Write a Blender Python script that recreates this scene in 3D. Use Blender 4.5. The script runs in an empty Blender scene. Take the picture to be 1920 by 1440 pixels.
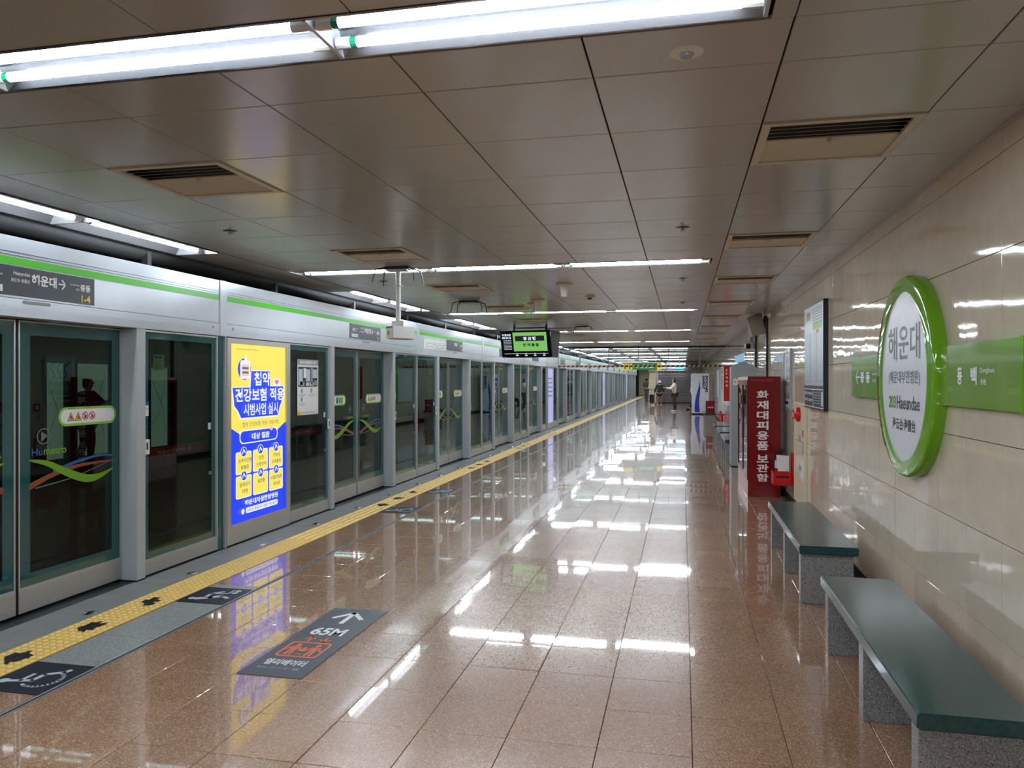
import bpy, bmesh, math, random
from mathutils import Vector, Matrix
random.seed(7)
C = bpy.context.scene.collection
SC = bpy.context.scene
PI = math.pi

# ------------------------------------------------------------------ camera, world, exposure
cam_d = bpy.data.cameras.new('camera'); cam = bpy.data.objects.new('camera', cam_d); C.objects.link(cam)
EYE = 1.58
YAW = math.atan(320/1440)
cam.location = (0, 0, EYE); cam.rotation_euler = (PI/2, 0, YAW)
cam_d.sensor_width = 36; cam_d.lens = 27; cam_d.shift_y = -8/1920; cam_d.clip_start = .05; cam_d.clip_end = 300
SC.camera = cam
w = bpy.data.worlds.new('world'); SC.world = w; w.use_nodes = True
w.node_tree.nodes['Background'].inputs[0].default_value = (.02, .022, .025, 1)
w.node_tree.nodes['Background'].inputs[1].default_value = .3
SC.view_settings.view_transform = 'Standard'; SC.view_settings.look = 'None'
SC.view_settings.gamma = 1; SC.view_settings.use_curve_mapping = False
SC.view_settings.exposure = 0.0
TUBE = 67.0            # what every fluorescent tube in the station gives off
SC.cycles.max_bounces = 9; SC.cycles.diffuse_bounces = 4; SC.cycles.glossy_bounces = 5
SC.cycles.transmission_bounces = 6; SC.cycles.transparent_max_bounces = 16
SC.cycles.caustics_reflective = False; SC.cycles.caustics_refractive = False
SC.cycles.sample_clamp_indirect = 6

# ------------------------------------------------------------------ materials
def srgb(r, g, b):
    f = lambda c: c/12.92 if c <= .04045 else ((c+.055)/1.055)**2.4
    return (f(r/255), f(g/255), f(b/255), 1)
M = {}
def mat(name, rgb, rough=.5, metal=0., spec=.5, em=0., noise=None, bump=0., coat=0.):
    """noise = (scale, amount, detail): grain in the colour; plus per-object variation"""
    m = bpy.data.materials.new(name); m.use_nodes = True; nt = m.node_tree; b = nt.nodes['Principled BSDF']
    col = srgb(*rgb)
    b.inputs['Base Color'].default_value = col; b.inputs['Roughness'].default_value = rough
    b.inputs['Metallic'].default_value = metal; b.inputs['Specular IOR Level'].default_value = spec
    b.inputs['Coat Weight'].default_value = coat; b.inputs['Coat Roughness'].default_value = .03
    if em:
        b.inputs['Emission Color'].default_value = col; b.inputs['Emission Strength'].default_value = em
        b.inputs['Base Color'].default_value = (0.02, .02, .02, 1)
    if noise:
        sc, amt, det = noise[:3]; vary = noise[3] if len(noise) > 3 else 0
        tc = nt.nodes.new('ShaderNodeNewGeometry'); n = nt.nodes.new('ShaderNodeTexNoise')
        n.inputs['Scale'].default_value = sc; n.inputs['Detail'].default_value = det
        nt.links.new(tc.outputs['Position'], n.inputs['Vector'])
        mr = nt.nodes.new('ShaderNodeMapRange'); mr.inputs[1].default_value = .3; mr.inputs[2].default_value = .7
        mr.inputs[3].default_value = 1-amt; mr.inputs[4].default_value = 1+amt
        nt.links.new(n.outputs[0], mr.inputs[0]); last = mr.outputs[0]
        if vary:
            oi = nt.nodes.new('ShaderNodeObjectInfo')
            ad = nt.nodes.new('ShaderNodeMath'); ad.operation = 'ADD'
            nt.links.new(oi.outputs['Random'], ad.inputs[0]); nt.links.new(tc.outputs['Random Per Island'], ad.inputs[1])
            fr = nt.nodes.new('ShaderNodeMath'); fr.operation = 'FRACT'; nt.links.new(ad.outputs[0], fr.inputs[0])
            m2 = nt.nodes.new('ShaderNodeMapRange'); m2.inputs[3].default_value = 1-vary; m2.inputs[4].default_value = 1+vary
            nt.links.new(fr.outputs[0], m2.inputs[0])
            mu = nt.nodes.new('ShaderNodeMath'); mu.operation = 'MULTIPLY'
            nt.links.new(last, mu.inputs[0]); nt.links.new(m2.outputs[0], mu.inputs[1]); last = mu.outputs[0]
        vm = nt.nodes.new('ShaderNodeVectorMath'); vm.operation = 'SCALE'
        vm.inputs[0].default_value = col[:3]; nt.links.new(last, vm.inputs['Scale'])
        nt.links.new(vm.outputs[0], b.inputs['Base Color'])
        if bump:
            bp = nt.nodes.new('ShaderNodeBump'); bp.inputs['Strength'].default_value = bump; bp.inputs['Distance'].default_value = .002
            nt.links.new(n.outputs[0], bp.inputs['Height']); nt.links.new(bp.outputs[0], b.inputs['Normal'])
    M[name] = m
    return m

def wavy(name, scale, strength, dist):
    """a faint large-scale unevenness of a polished surface"""
    nt = M[name].node_tree; b = nt.nodes['Principled BSDF']
    tc = nt.nodes.new('ShaderNodeNewGeometry'); n = nt.nodes.new('ShaderNodeTexNoise')
    n.inputs['Scale'].default_value = scale; n.inputs['Detail'].default_value = 1
    nt.links.new(tc.outputs['Position'], n.inputs['Vector'])
    bp = nt.nodes.new('ShaderNodeBump'); bp.inputs['Strength'].default_value = strength; bp.inputs['Distance'].default_value = dist
    nt.links.new(n.outputs[0], bp.inputs['Height']); nt.links.new(bp.outputs[0], b.inputs['Normal'])

def glass(name, tint, rough=0.0):
    m = bpy.data.materials.new(name); m.use_nodes = True; nt = m.node_tree
    for n in list(nt.nodes): nt.nodes.remove(n)
    o = nt.nodes.new('ShaderNodeOutputMaterial'); mx = nt.nodes.new('ShaderNodeMixShader')
    t = nt.nodes.new('ShaderNodeBsdfTransparent'); g = nt.nodes.new('ShaderNodeBsdfGlossy'); fr = nt.nodes.new('ShaderNodeMath'); lw = nt.nodes.new('ShaderNodeLayerWeight'); pw = nt.nodes.new('ShaderNodeMath')
    t.inputs[0].default_value = (*tint, 1); g.inputs['Roughness'].default_value = rough; g.inputs[0].default_value = (.64, .84, .82, 1)
    pw.operation = 'POWER'; pw.inputs[1].default_value = 4.6; nt.links.new(lw.outputs['Facing'], pw.inputs[0])
    fr.operation = 'MULTIPLY_ADD'; fr.inputs[1].default_value = .95; fr.inputs[2].default_value = .05; nt.links.new(pw.outputs[0], fr.inputs[0])
    nt.links.new(fr.outputs[0], mx.inputs[0]); nt.links.new(t.outputs[0], mx.inputs[1]); nt.links.new(g.outputs[0], mx.inputs[2])
    nt.links.new(mx.outputs[0], o.inputs[0]); M[name] = m

def speckle(name, base, c2, c3, scale, rough, vary=.08, spec=.5):
    m = bpy.data.materials.new(name); m.use_nodes = True; nt = m.node_tree; b = nt.nodes['Principled BSDF']
    b.inputs['Roughness'].default_value = rough; b.inputs['Specular IOR Level'].default_value = spec
    g = nt.nodes.new('ShaderNodeNewGeometry'); v = nt.nodes.new('ShaderNodeTexVoronoi'); v.inputs['Scale'].default_value = scale
    nt.links.new(g.outputs['Position'], v.inputs['Vector'])
    sep = nt.nodes.new('ShaderNodeSeparateColor'); nt.links.new(v.outputs['Color'], sep.inputs[0])
    cr = nt.nodes.new('ShaderNodeValToRGB'); e = cr.color_ramp
    e.elements[0].position = 0; e.elements[0].color = srgb(*c2)
    e.elements[1].position = 1; e.elements[1].color = srgb(*c3)
    a = e.elements.new(.25); a.color = srgb(*base); a = e.elements.new(.75); a.color = srgb(*base)
    nt.links.new(sep.outputs[0], cr.inputs[0])
    n = nt.nodes.new('ShaderNodeTexNoise'); n.inputs['Scale'].default_value = 2.2; n.inputs['Detail'].default_value = 3
    nt.links.new(g.outputs['Position'], n.inputs['Vector'])
    oi = nt.nodes.new('ShaderNodeObjectInfo')
    ad = nt.nodes.new('ShaderNodeMath'); ad.operation = 'ADD'
    nt.links.new(oi.outputs['Random'], ad.inputs[0]); nt.links.new(g.outputs['Random Per Island'], ad.inputs[1])
    fr = nt.nodes.new('ShaderNodeMath'); fr.operation = 'FRACT'; nt.links.new(ad.outputs[0], fr.inputs[0])
    m2 = nt.nodes.new('ShaderNodeMapRange'); m2.inputs[3].default_value = 1-vary; m2.inputs[4].default_value = 1+vary
    nt.links.new(fr.outputs[0], m2.inputs[0])
    m3 = nt.nodes.new('ShaderNodeMapRange'); m3.inputs[1].default_value = .3; m3.inputs[2].default_value = .7
    m3.inputs[3].default_value = .93; m3.inputs[4].default_value = 1.07; nt.links.new(n.outputs[0], m3.inputs[0])
    mu = nt.nodes.new('ShaderNodeMath'); mu.operation = 'MULTIPLY'
    nt.links.new(m3.outputs[0], mu.inputs[0]); nt.links.new(m2.outputs[0], mu.inputs[1])
    vm = nt.nodes.new('ShaderNodeVectorMath'); vm.operation = 'SCALE'
    nt.links.new(cr.outputs[0], vm.inputs[0]); nt.links.new(mu.outputs[0], vm.inputs['Scale'])
    nt.links.new(vm.outputs[0], b.inputs['Base Color'])
    M[name] = m

speckle('floor_granite', (170, 130, 102), (136, 98, 74), (212, 180, 150), 170, .24, .05, .6)
b_ = M['floor_granite'].node_tree.nodes['Principled BSDF']; b_.inputs['Coat Weight'].default_value = 1.0; b_.inputs['Coat Roughness'].default_value = .03; b_.inputs['Coat IOR'].default_value = 1.5
speckle('grey_granite', (148, 152, 150), (92, 96, 98), (190, 194, 192), 220, .3, .06)
speckle('leg_granite', (140, 142, 144), (70, 72, 76), (190, 192, 194), 260, .3, .03)
mat('concrete_strip', (128, 130, 128), .45, noise=(6, .12, 4, .05))
mat('grout', (52, 38, 30), .8)
mat('wall_marble', (216, 204, 184), .05, noise=(9, .05, 6, .045)); wavy('wall_marble', 5, .35, .004)
mat('wall_grout', (120, 108, 92), .8)
mat('ceiling_metal', (176, 178, 177), .2, spec=.7, noise=(3, .02, 2, .02)); 
mat('ceiling_void', (22, 21, 21), .9)
mat('trough_white', (128, 130, 136), .12, .85)
mat('trough_grey', (84, 84, 86), .4, .3)
mat('fixture_metal', (205, 208, 210), .3, .5)
mat('vent_beige', (204, 198, 184), .45)
mat('black', (10, 10, 12), .6)
mat('dark_gap', (14, 14, 16), .9)
mat('tunnel_dark', (26, 25, 24), .9, noise=(2, .3, 5))
mat('duct_dark', (44, 43, 42), .5)
mat('tube_light', (236, 246, 255), .5, em=TUBE)
mat('green_cap', (10, 130, 90), .4)
mat('header_white', (198, 206, 214), .28, .25, noise=(3, .03, 3))
mat('aluminium', (190, 194, 198), .35, .55, noise=(4, .03, 2))
mat('kick_metal', (190, 188, 184), .38, .5)
mat('post_grey', (182, 190, 194), .35, .1, noise=(3, .03, 2))
mat('stripe_green', (84, 196, 42), .35)
mat('navy_line', (50, 55, 110), .4)
mat('sign_dark', (66, 72, 80), .4)
mat('white_ink', (240, 242, 244), .4)
mat('sign_ink', (98, 108, 112), .4)
mat('grey_ink', (84, 92, 96), .4)
mat('black_ink', (14, 14, 18), .4)
mat('yellow_ink', (250, 205, 40), .4)
mat('frit_teal', (30, 88, 90), .05, spec=.8)
mat('rubber', (16, 16, 17), .6)
mat('sticker_green', (140, 200, 70), .4)
mat('sticker_white', (235, 238, 240), .4)
mat('warn_yellow', (236, 190, 40), .4)
mat('warn_red', (205, 35, 50), .4)
mat('wave_blue', (22, 96, 150), .4)
mat('wave_orange', (140, 72, 38), .4)
mat('wave_green', (108, 165, 28), .4)
mat('wave_grey', (110, 112, 114), .4)
mat('note_lime', (170, 205, 40), .5)
mat('push_red', (190, 30, 34), .4)
mat('tactile_yellow', (228, 186, 88), .55, noise=(14, .08, 4, .03))
mat('tactile_worn', (238, 206, 134), .5, noise=(20, .06, 3))
mat('mat_navy', (22, 26, 38), .45)
mat('mat_slate', (62, 70, 82), .4)
mat('orange_ink', (226, 112, 60), .45)
mat('sticker_grey', (190, 196, 204), .45)
mat('stud_metal', (225, 228, 232), .15, 1)
mat('bench_green', (44, 78, 80), .16, noise=(60, .18, 3), spec=.6)
mat('sign_green', (132, 172, 76), .12, noise=(1, .01, 1), coat=.4)
mat('sign_rim', (120, 182, 36), .08, coat=.6)
mat('sign_white', (232, 236, 246), .3)
mat('red_paint', (128, 6, 18), .2, coat=.3)
mat('bright_red', (206, 26, 30), .25)
mat('red_text', (205, 80, 86), .4)
mat('wood_orange', (176, 100, 44), .35, noise=(20, .15, 3))
mat('pink_white', (225, 190, 185), .35)
mat('cabinet_grey', (150, 160, 164), .35, noise=(3, .02, 2))
mat('cream_paint', (226, 216, 190), .3)
mat('paper_white', (226, 230, 232), .5)
mat('paper_grey', (150, 154, 158), .5)
mat('frame_dark', (34, 42, 48), .35)
mat('pale_blue', (190, 206, 218), .3)
mat('plastic_white', (226, 228, 226), .35)
mat('plastic_beige', (196, 190, 176), .4)
mat('speaker_beige', (150, 144, 132), .45)
mat('brown_panel', (120, 84, 70), .4)
mat('shutter_grey', (140, 143, 150), .35, .2)
mat('hazard_yellow', (206, 150, 84), .5)
mat('vend_white', (222, 228, 236), .25)
mat('vend_blue', (16, 62, 190), .3)
mat('vend_navy', (22, 40, 90), .3)
mat('skin', (214, 168, 140), .5)
mat('hair', (16, 15, 18), .5)
mat('cream_cloth', (222, 216, 196), .8)
mat('brown_cloth', (62, 50, 40), .85)
mat('navy_cloth', (22, 26, 40), .85)
mat('tan_cloth', (158, 120, 112), .85)
mat('pink_cloth', (230, 180, 186), .8)
mat('grey_cloth', (92, 94, 98), .85)
mat('camo_cloth', (96, 84, 62), .85, noise=(30, .6, 1))
mat('white_shoe', (232, 232, 230), .6)
mat('screen_green', (132, 205, 100), .4, em=.85)
mat('screen_navy', (16, 18, 48), .3, em=.6)
mat('screen_white', (235, 240, 255), .4, em=1.0)
mat('screen_black', (6, 6, 12), .15)
mat('screen_dark_ink', (10, 50, 10), .4, em=.3)
mat('ad_yellow', (255, 232, 88), .35, em=1.0)
mat('ad_blue', (8, 60, 240), .35, em=1.0)
mat('ad_white', (235, 240, 255), .35, em=1.0)
mat('ad_grey', (110, 112, 130), .35, em=.8)
mat('ad_pink', (240, 110, 140), .35, em=.9)
mat('ad_peach', (255, 205, 190), .35, em=.9)
mat('ad_lilac', (176, 178, 240), .35, em=.9)
mat('map_glow', (150, 180, 155), .5, em=.4)  # emission stands in for light falling on the opposite platform's wall
mat('map_glow_olive', (130, 140, 100), .5, em=.33)
mat('exit_green', (30, 150, 70), .4, em=.55)
mat('exit_yellow', (240, 215, 40), .4, em=.85)
mat('exit_ink', (40, 40, 20), .4)
mat('teal_lamp', (60, 240, 225), .4, em=1.3)
mat('lcd_blue', (150, 195, 235), .3, em=.8)
mat('amber_lamp', (255, 170, 30), .3, em=1.2)
glass('door_glass', (.52, .60, .58))
glass('clear_glass', (.93, .95, .95))
glass('cabinet_glass', (.9, .86, .84))

# ------------------------------------------------------------------ mesh helpers
ORG = {}
def xform(o): return ORG.get(o.name, Vector((0, 0, 0)))
class MB:
    def __init__(s): s.v = []; s.f = []; s.mi = []
    def add(s, vs, fs, m=0):
        k = len(s.v); s.v += [tuple(p) for p in vs]; s.f += [tuple(i+k for i in f) for f in fs]; s.mi += [m]*len(fs); return s
    def box(s, x0, x1, y0, y1, z0, z1, m=0):
        return s.add([(x0,y0,z0),(x1,y0,z0),(x1,y1,z0),(x0,y1,z0),(x0,y0,z1),(x1,y0,z1),(x1,y1,z1),(x0,y1,z1)],
                     [(0,3,2,1),(4,5,6,7),(0,1,5,4),(1,2,6,5),(2,3,7,6),(3,0,4,7)], m)
    def cyl(s, p0, p1, r, n=12, m=0, r2=None, caps=True):
        p0, p1 = Vector(p0), Vector(p1); d = (p1-p0).normalized(); a = d.orthogonal().normalized(); b = d.cross(a)
        r2 = r if r2 is None else r2
        vs = [p0+(a*math.cos(2*PI*i/n)+b*math.sin(2*PI*i/n))*r for i in range(n)] + [p1+(a*math.cos(2*PI*i/n)+b*math.sin(2*PI*i/n))*r2 for i in range(n)]
        fs = [(i, (i+1) % n, n+(i+1) % n, n+i) for i in range(n)]
        if caps: fs += [tuple(range(n-1, -1, -1)), tuple(range(n, 2*n))]
        return s.add(vs, fs, m)
    def lathe(s, c, prof, n=20, m=0):       # profile of (r, z) about a vertical axis
        c = Vector(c); k = len(prof); vs = []
        for r, z in prof:
            vs += [(c.x+r*math.cos(2*PI*i/n), c.y+r*math.sin(2*PI*i/n), c.z+z) for i in range(n)]
        fs = [(j*n+i, j*n+(i+1) % n, (j+1)*n+(i+1) % n, (j+1)*n+i) for j in range(k-1) for i in range(n)]
        fs += [tuple(range(n-1, -1, -1)), tuple(range((k-1)*n, k*n))]
        return s.add(vs, fs, m)
    def shape(s, P, pts, c0, c1, m=0):      # extrude a flat outline on plane P from c0 to c1
        n = len(pts)
        vs = [P(a, b, c0) for a, b in pts] + [P(a, b, c1) for a, b in pts]
        return s.add(vs, [tuple(range(n-1, -1, -1)), tuple(range(n, 2*n))] + [(i, (i+1) % n, n+(i+1) % n, n+i) for i in range(n)], m)
    def ring(s, P, outer, inner, c0, c1, m=0):
        n = len(outer)
        vs = [P(a, b, c) for c in (c0, c1) for q in (outer, inner) for a, b in q]
        fs = []
        for i in range(n):
            j = (i+1) % n
            fs += [(2*n+i, 2*n+j, 3*n+j, 3*n+i), (i, n+i, n+j, j), (i, j, 2*n+j, 2*n+i), (n+i, 3*n+i, 3*n+j, n+j)]
        return s.add(vs, fs, m)
    def stroke(s, P, path, wd, c0, c1, m=0, closed=False):
        for i in range(len(path)-(0 if closed else 1)):
            a = Vector(path[i]); b = Vector(path[(i+1) % len(path)]); d = b-a
            if d.length < 1e-6: continue
            d.normalize(); n = Vector((-d.y, d.x))*wd/2; e = d*wd*.35
            s.shape(P, [tuple(a-e-n), tuple(b+e-n), tuple(b+e+n), tuple(a-e+n)], c0, c1, m)
        return s
    def build(s, name, mats, parent=None, bevel=0, smooth=False, stuff=False, local=False):
        org = ORG.get(parent.name, Vector((0, 0, 0))) if parent and not local else Vector((0, 0, 0))
        me = bpy.data.meshes.new(name)
        me.from_pydata([(x-org.x, y-org.y, z-org.z) for x, y, z in s.v], [], s.f)
        mats = mats if isinstance(mats, (list, tuple)) else [mats]
        for m in mats: me.materials.append(M[m])
        if len(mats) > 1: me.polygons.foreach_set('material_index', s.mi)
        if bevel or s.fix_normals():
            bm = bmesh.new(); bm.from_mesh(me)
            bmesh.ops.recalc_face_normals(bm, faces=bm.faces)
            if bevel: bmesh.ops.bevel(bm, geom=[e for e in bm.edges if e.calc_face_angle(0) > .5], offset=bevel, segments=2, affect='EDGES', clamp_overlap=True)
            bm.to_mesh(me); bm.free()
        if smooth:
            me.polygons.foreach_set('use_smooth', [True]*len(me.polygons))
            try: me.set_sharp_from_angle(angle=math.radians(40))
            except Exception: pass
        o = bpy.data.objects.new(name, me); C.objects.link(o)
        if parent: o.parent = parent; ORG[o.name] = org
        if stuff: o['kind'] = 'stuff'
        return o
    def fix_normals(s): return len(s.f) < 60000

def PL(kind, x, y, z):
    """planes: a, b in the plane, c along its outward normal"""
    if kind == 'W': return lambda a, b, c: (x-c, y-a, z+b)       # right wall, reads toward the viewer
    if kind == 'D': return lambda a, b, c: (x+c, y+a, z+b)       # screen doors
    if kind == 'S': return lambda a, b, c: (x+a, y-c, z+b)       # faces the camera end
    if kind == 'F': return lambda a, b, c: (x+a, y+b, z+c)       # floor, reads along the platform
    if kind == 'E': return lambda a, b, c: (x-b, y+a, z+c)       # floor, reads toward the doors
def rect(a0, a1, b0, b1): return [(a0, b0), (a1, b0), (a1, b1), (a0, b1)]
def rrect(a0, a1, b0, b1, r, n=5):
    out = []
    for cx, cy, s in ((a1-r, b0+r, -PI/2), (a1-r, b1-r, 0), (a0+r, b1-r, PI/2), (a0+r, b0+r, PI)):
        out += [(cx+r*math.cos(s+PI/2*i/n), cy+r*math.sin(s+PI/2*i/n)) for i in range(n+1)]
    return out
def ell(ca, cb, ra, rb, n=28): return [(ca+ra*math.cos(2*PI*i/n), cb+rb*math.sin(2*PI*i/n)) for i in range(n)]

def tag(o, label, cat, group=None):
    o['label'] = label; o['category'] = cat
    if group: o['group'] = group
    return o
def thing(name, label, cat, loc=(0, 0, 0), group=None):
    o = bpy.data.objects.new(name, None); C.objects.link(o); o.location = loc; o.empty_display_size = .1
    ORG[o.name] = Vector(loc); tag(o, label, cat, group); return o
def struct(o): o['kind'] = 'structure'; return o
_tc = {}
def text(s, P, a0, a1, b0, b1, c, m, parent, bold=0., name='lettering', rot=0, depth=.0008):
    """lettering fitted into the box a0..a1, b0..b1 of plane P"""
    key = (s, round(bold, 4))
    if key not in _tc:
        cu = bpy.data.curves.new('t', 'FONT'); cu.body = s; cu.size = 1; cu.offset = bold; cu.resolution_u = 3
        ob = bpy.data.objects.new('t', cu); C.objects.link(ob)
        dg = bpy.context.evaluated_depsgraph_get(); me = bpy.data.meshes.new_from_object(ob.evaluated_get(dg))
        vs = [tuple(v.co) for v in me.vertices]; fs = [tuple(p.vertices) for p in me.polygons]
        bpy.data.objects.remove(ob); bpy.data.curves.remove(cu); bpy.data.meshes.remove(me)
        _tc[key] = (vs, fs)
    vs, fs = _tc[key]
    if not vs: return None
    if rot: vs = [(y, -x, z) for x, y, z in vs]
    x0 = min(v[0] for v in vs); x1 = max(v[0] for v in vs); y0 = min(v[1] for v in vs); y1 = max(v[1] for v in vs)
    b = MB(); b.add([P(a0+(x-x0)/(x1-x0)*(a1-a0), b0+(y-y0)/(y1-y0)*(b1-b0), c+depth) for x, y, z in vs], fs)
    b.fix_normals = lambda: False
    return b.build(name, m, parent)
ORD = ['nearest', 'second', 'third', 'fourth', 'fifth', 'sixth', 'seventh', 'eighth', 'ninth', 'tenth', 'eleventh', 'twelfth', 'thirteenth', 'fourteenth', 'fifteenth', 'sixteenth', 'seventeenth', 'eighteenth', 'nineteenth', 'twentieth']
def inst(o, loc, parent, name=None, rot=(0, 0, 0)):
    c = o.copy(); c.parent = parent; c.location = loc; c.rotation_euler = rot; C.objects.link(c); return c

# ------------------------------------------------------------------ measured frame of the place
XW = 1.37                      # right wall
XD = -4.16                     # front of the posts of the screen doors
ZC = 2.685                     # ceiling panels
YB, YE = -9.0, 78.0
T = .4

# ------------------------------------------------------------------ floor
floor = struct(MB().box(-4.42, 1.6, YB, YE, -.35, -.006).build('floor', 'grout'))
ORG['floor'] = Vector((0, 0, 0))
def tilts(s): return (random.gauss(0, s), random.gauss(0, s), 0)
def unit_slab(name, wx, wy, th, m, bev=0.0015):
    """one slab, centred, top at z = 0, with eased top edges"""
    b = MB(); x, y = wx/2, wy/2; e = bev
    b.add([(-x,-y,-th),(x,-y,-th),(x,y,-th),(-x,y,-th),(-x,-y,-e),(x,-y,-e),(x,y,-e),(-x,y,-e),(-x+e,-y+e,0),(x-e,-y+e,0),(x-e,y-e,0),(-x+e,y-e,0)],
          [(0,3,2,1),(0,1,5,4),(1,2,6,5),(2,3,7,6),(3,0,4,7),(4,5,9,8),(5,6,10,9),(6,7,11,10),(7,4,8,11),(8,9,10,11)])
    return b.build(name, m, floor)
xs = [(-3.11, -2.76)] + [(-2.76+T*i, -2.36+T*i) for i in range(10)] + [(1.24, 1.36)]
xs_left = [(-3.53, -3.155)]
G = .003
protos = {}
def floor_tile(x0, x1, y0, y1, m='floor_granite', name='floor_tile', tilt=.0019):
    k = (round(x1-x0, 3), round(y1-y0, 3), m)
    cx, cy = (x0+x1)/2, (y0+y1)/2
    if k not in protos:
        o = unit_slab(name, x1-x0-G, y1-y0-G, .02, m); protos[k] = o; o.location = (cx, cy, 0); o.rotation_euler = tilts(tilt)
    else:
        inst(protos[k], (cx, cy, random.uniform(-.0004, .0002)), floor, rot=tilts(tilt))
n_tiles = 0; rest = MB()
def slab_into(b, x0, x1, y0, y1, tilt):
    x0 += G/2; x1 -= G/2; y0 += G/2; y1 -= G/2
    a, c = random.gauss(0, tilt)*(x1-x0)/2, random.gauss(0, tilt)*(y1-y0)/2
    b.add([(x0,y0,-.02),(x1,y0,-.02),(x1,y1,-.02),(x0,y1,-.02),(x0,y0,-a-c),(x1,y0,a-c),(x1,y1,a+c),(x0,y1,-a+c)],
          [(4,5,6,7),(0,1,5,4),(1,2,6,5),(2,3,7,6),(3,0,4,7)])
DC = [4.25, 9.68, 13.83, 17.91, 21.9, 27.05, 31.03, 35.0, 39.1, 43.8, 47.9, 52.1, 56.2, 61.3, 65.4, 69.5]  # door centres
for k in range(-23, 190):
    y0 = .1+T*k; y1 = y0+T
    for (x0, x1) in xs:
        if x0 > -1.8 and y0 > 53: continue
        if 2.4 < y0 and n_tiles < 288: floor_tile(x0, x1, y0, y1); n_tiles += 1
        else: slab_into(rest, x0, x1, y0, y1, .0019)
    near_door = 3.25 < (y0+y1)/2 < 5.25
    for (x0, x1) in xs_left:
        if near_door and y0 > 0: floor_tile(x0, x1, y0, y1, 'grey_granite', 'granite_slab', .0004)
        else: slab_into(rest, x0, x1, y0, y1, .001)
rest.build('floor_tile', 'floor_granite', floor, stuff=True)
# drain slot with metal edges
g = MB(); g.box(-3.150, -3.140, YB, YE, -.02, .001); g.box(-3.120, -3.112, YB, YE, -.02, .001); g.build('drain_edging', 'aluminium', floor)
MB().box(-3.140, -3.120, YB, YE, -.02, -.004).build('drain_slot', 'rubber', floor)
# concrete strip by the doors
k = 0; y = -2.0; pb = None; cs = MB()
while y < 76:
    if 2.8 < y < 30:
        if pb is None:
            pb = unit_slab('edge_slab', .49, .797, .02, 'concrete_strip'); pb.location = (-4.083, y+.4, 0)
        else: inst(pb, (-4.083, y+.4, 0), floor)
    else: slab_into(cs, -4.33, -3.84, y, y+.8, .0002)
    y += .8
cs.build('edge_slab', 'concrete_strip', floor, stuff=True)
# tactile paving
tp = thing('tactile_paving', 'long yellow tactile paving line running along the screen doors', 'paving', (-3.69, 2.0, 0))
def tactile(kind):
    b = MB(); h = .15
    b.box(-h+.001, h-.001, -h+.001, h-.001, -.018, .002)
    if kind == 'dots':
        for i in range(6):
            for j in range(6):
                x, y = -h+.025+.05*i, -h+.025+.05*j; n = 8
                vs = [(x+.017*math.cos(2*PI*q/n), y+.017*math.sin(2*PI*q/n), .002) for q in range(n)]+[(x+.011*math.cos(2*PI*q/n), y+.011*math.sin(2*PI*q/n), .007) for q in range(n)]
                b.add(vs, [(q, (q+1) % n, n+(q+1) % n, n+q) for q in range(n)]+[tuple(range(n, 2*n))], 1)
    else:
        for i in range(4):
            x = -h+.0375+.075*i
            b.add([(x-.018,-h+.008,.002),(x+.018,-h+.008,.002),(x+.018,h-.008,.002),(x-.018,h-.008,.002),(x-.011,-h+.014,.007),(x+.011,-h+.014,.007),(x+.011,h-.014,.007),(x-.011,h-.014,.007)],
                  [(4,5,6,7),(0,1,5,4),(1,2,6,5),(2,3,7,6),(3,0,4,7)], 1)
    return b
tb = {}
for kind in ('dots', 'bars'):
    o = tactile(kind).build('dotted_paver' if kind == 'dots' else 'ribbed_paver', ['tactile_yellow', 'tactile_worn']); o.parent = tp; o.location = (0, 0 if kind == 'dots' else 5.1, 0); tb[kind] = o
for i in range(-30, 245):
    y = .3*i
    kind = 'dots' if y < 4.95 else 'bars'
    if i == 0 or i == 17: continue
    inst(tb[kind], (0, y, 0), tp)
# reflective studs
sp = None
for i in range(24):
    y = 3.36+1.095*i
    if i == 0 or y > 26: continue
    s = MB().lathe((-3.91, y, 0), [(.045, -.002), (.045, .004), (.03, .011), (.01, .014)], 14) if sp is None else None
    if s is not None:
        sp = s.build('floor_stud', 'stud_metal', smooth=True); y00 = y
        tag(sp, 'small round metal stud set in the grey strip, nearest of the row', 'floor stud', 'metal studs along the platform edge strip')
    else:
        c = sp.copy(); c.location = (0, y-y00, 0); C.objects.link(c)
        tag(c, 'small round metal stud in the grey edge strip, %s from the near end' % (ORD[i-1] if i-1 < 20 else 'last but %d' % i), 'floor stud', 'metal studs along the platform edge strip')

# ------------------------------------------------------------------ walls
TW = .432; Y0W = 3.766-TW*3
wr = struct(MB().box(XW+.02, XW+.25, YB, 53.2, 0, 3.0).build('wall_right', 'wall_grout')); ORG['wall_right'] = Vector((0, 0, 0))
zs = [0, .43, .862, 1.292, 1.722, 2.15, 2.58, ZC+.01]
wp = {}; nw = 0; wrest = MB()
def wall_slab(h):
    b = MB(); y, z = TW/2-.0017, h/2-.0017; e = .0012
    b.add([(0,-y,-z),(0,y,-z),(0,y,z),(0,-y,z),(-.02+e,-y,-z),(-.02+e,y,-z),(-.02+e,y,z),(-.02+e,-y,z),(-.02,-y+e,-z+e),(-.02,y-e,-z+e),(-.02,y-e,z-e),(-.02,-y+e,z-e)],
          [(0,1,2,3),(0,4,5,1),(1,5,6,2),(2,6,7,3),(3,7,4,0),(4,8,9,5),(5,9,10,6),(6,10,11,7),(7,11,8,4),(8,11,10,9)])
    return b
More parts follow.
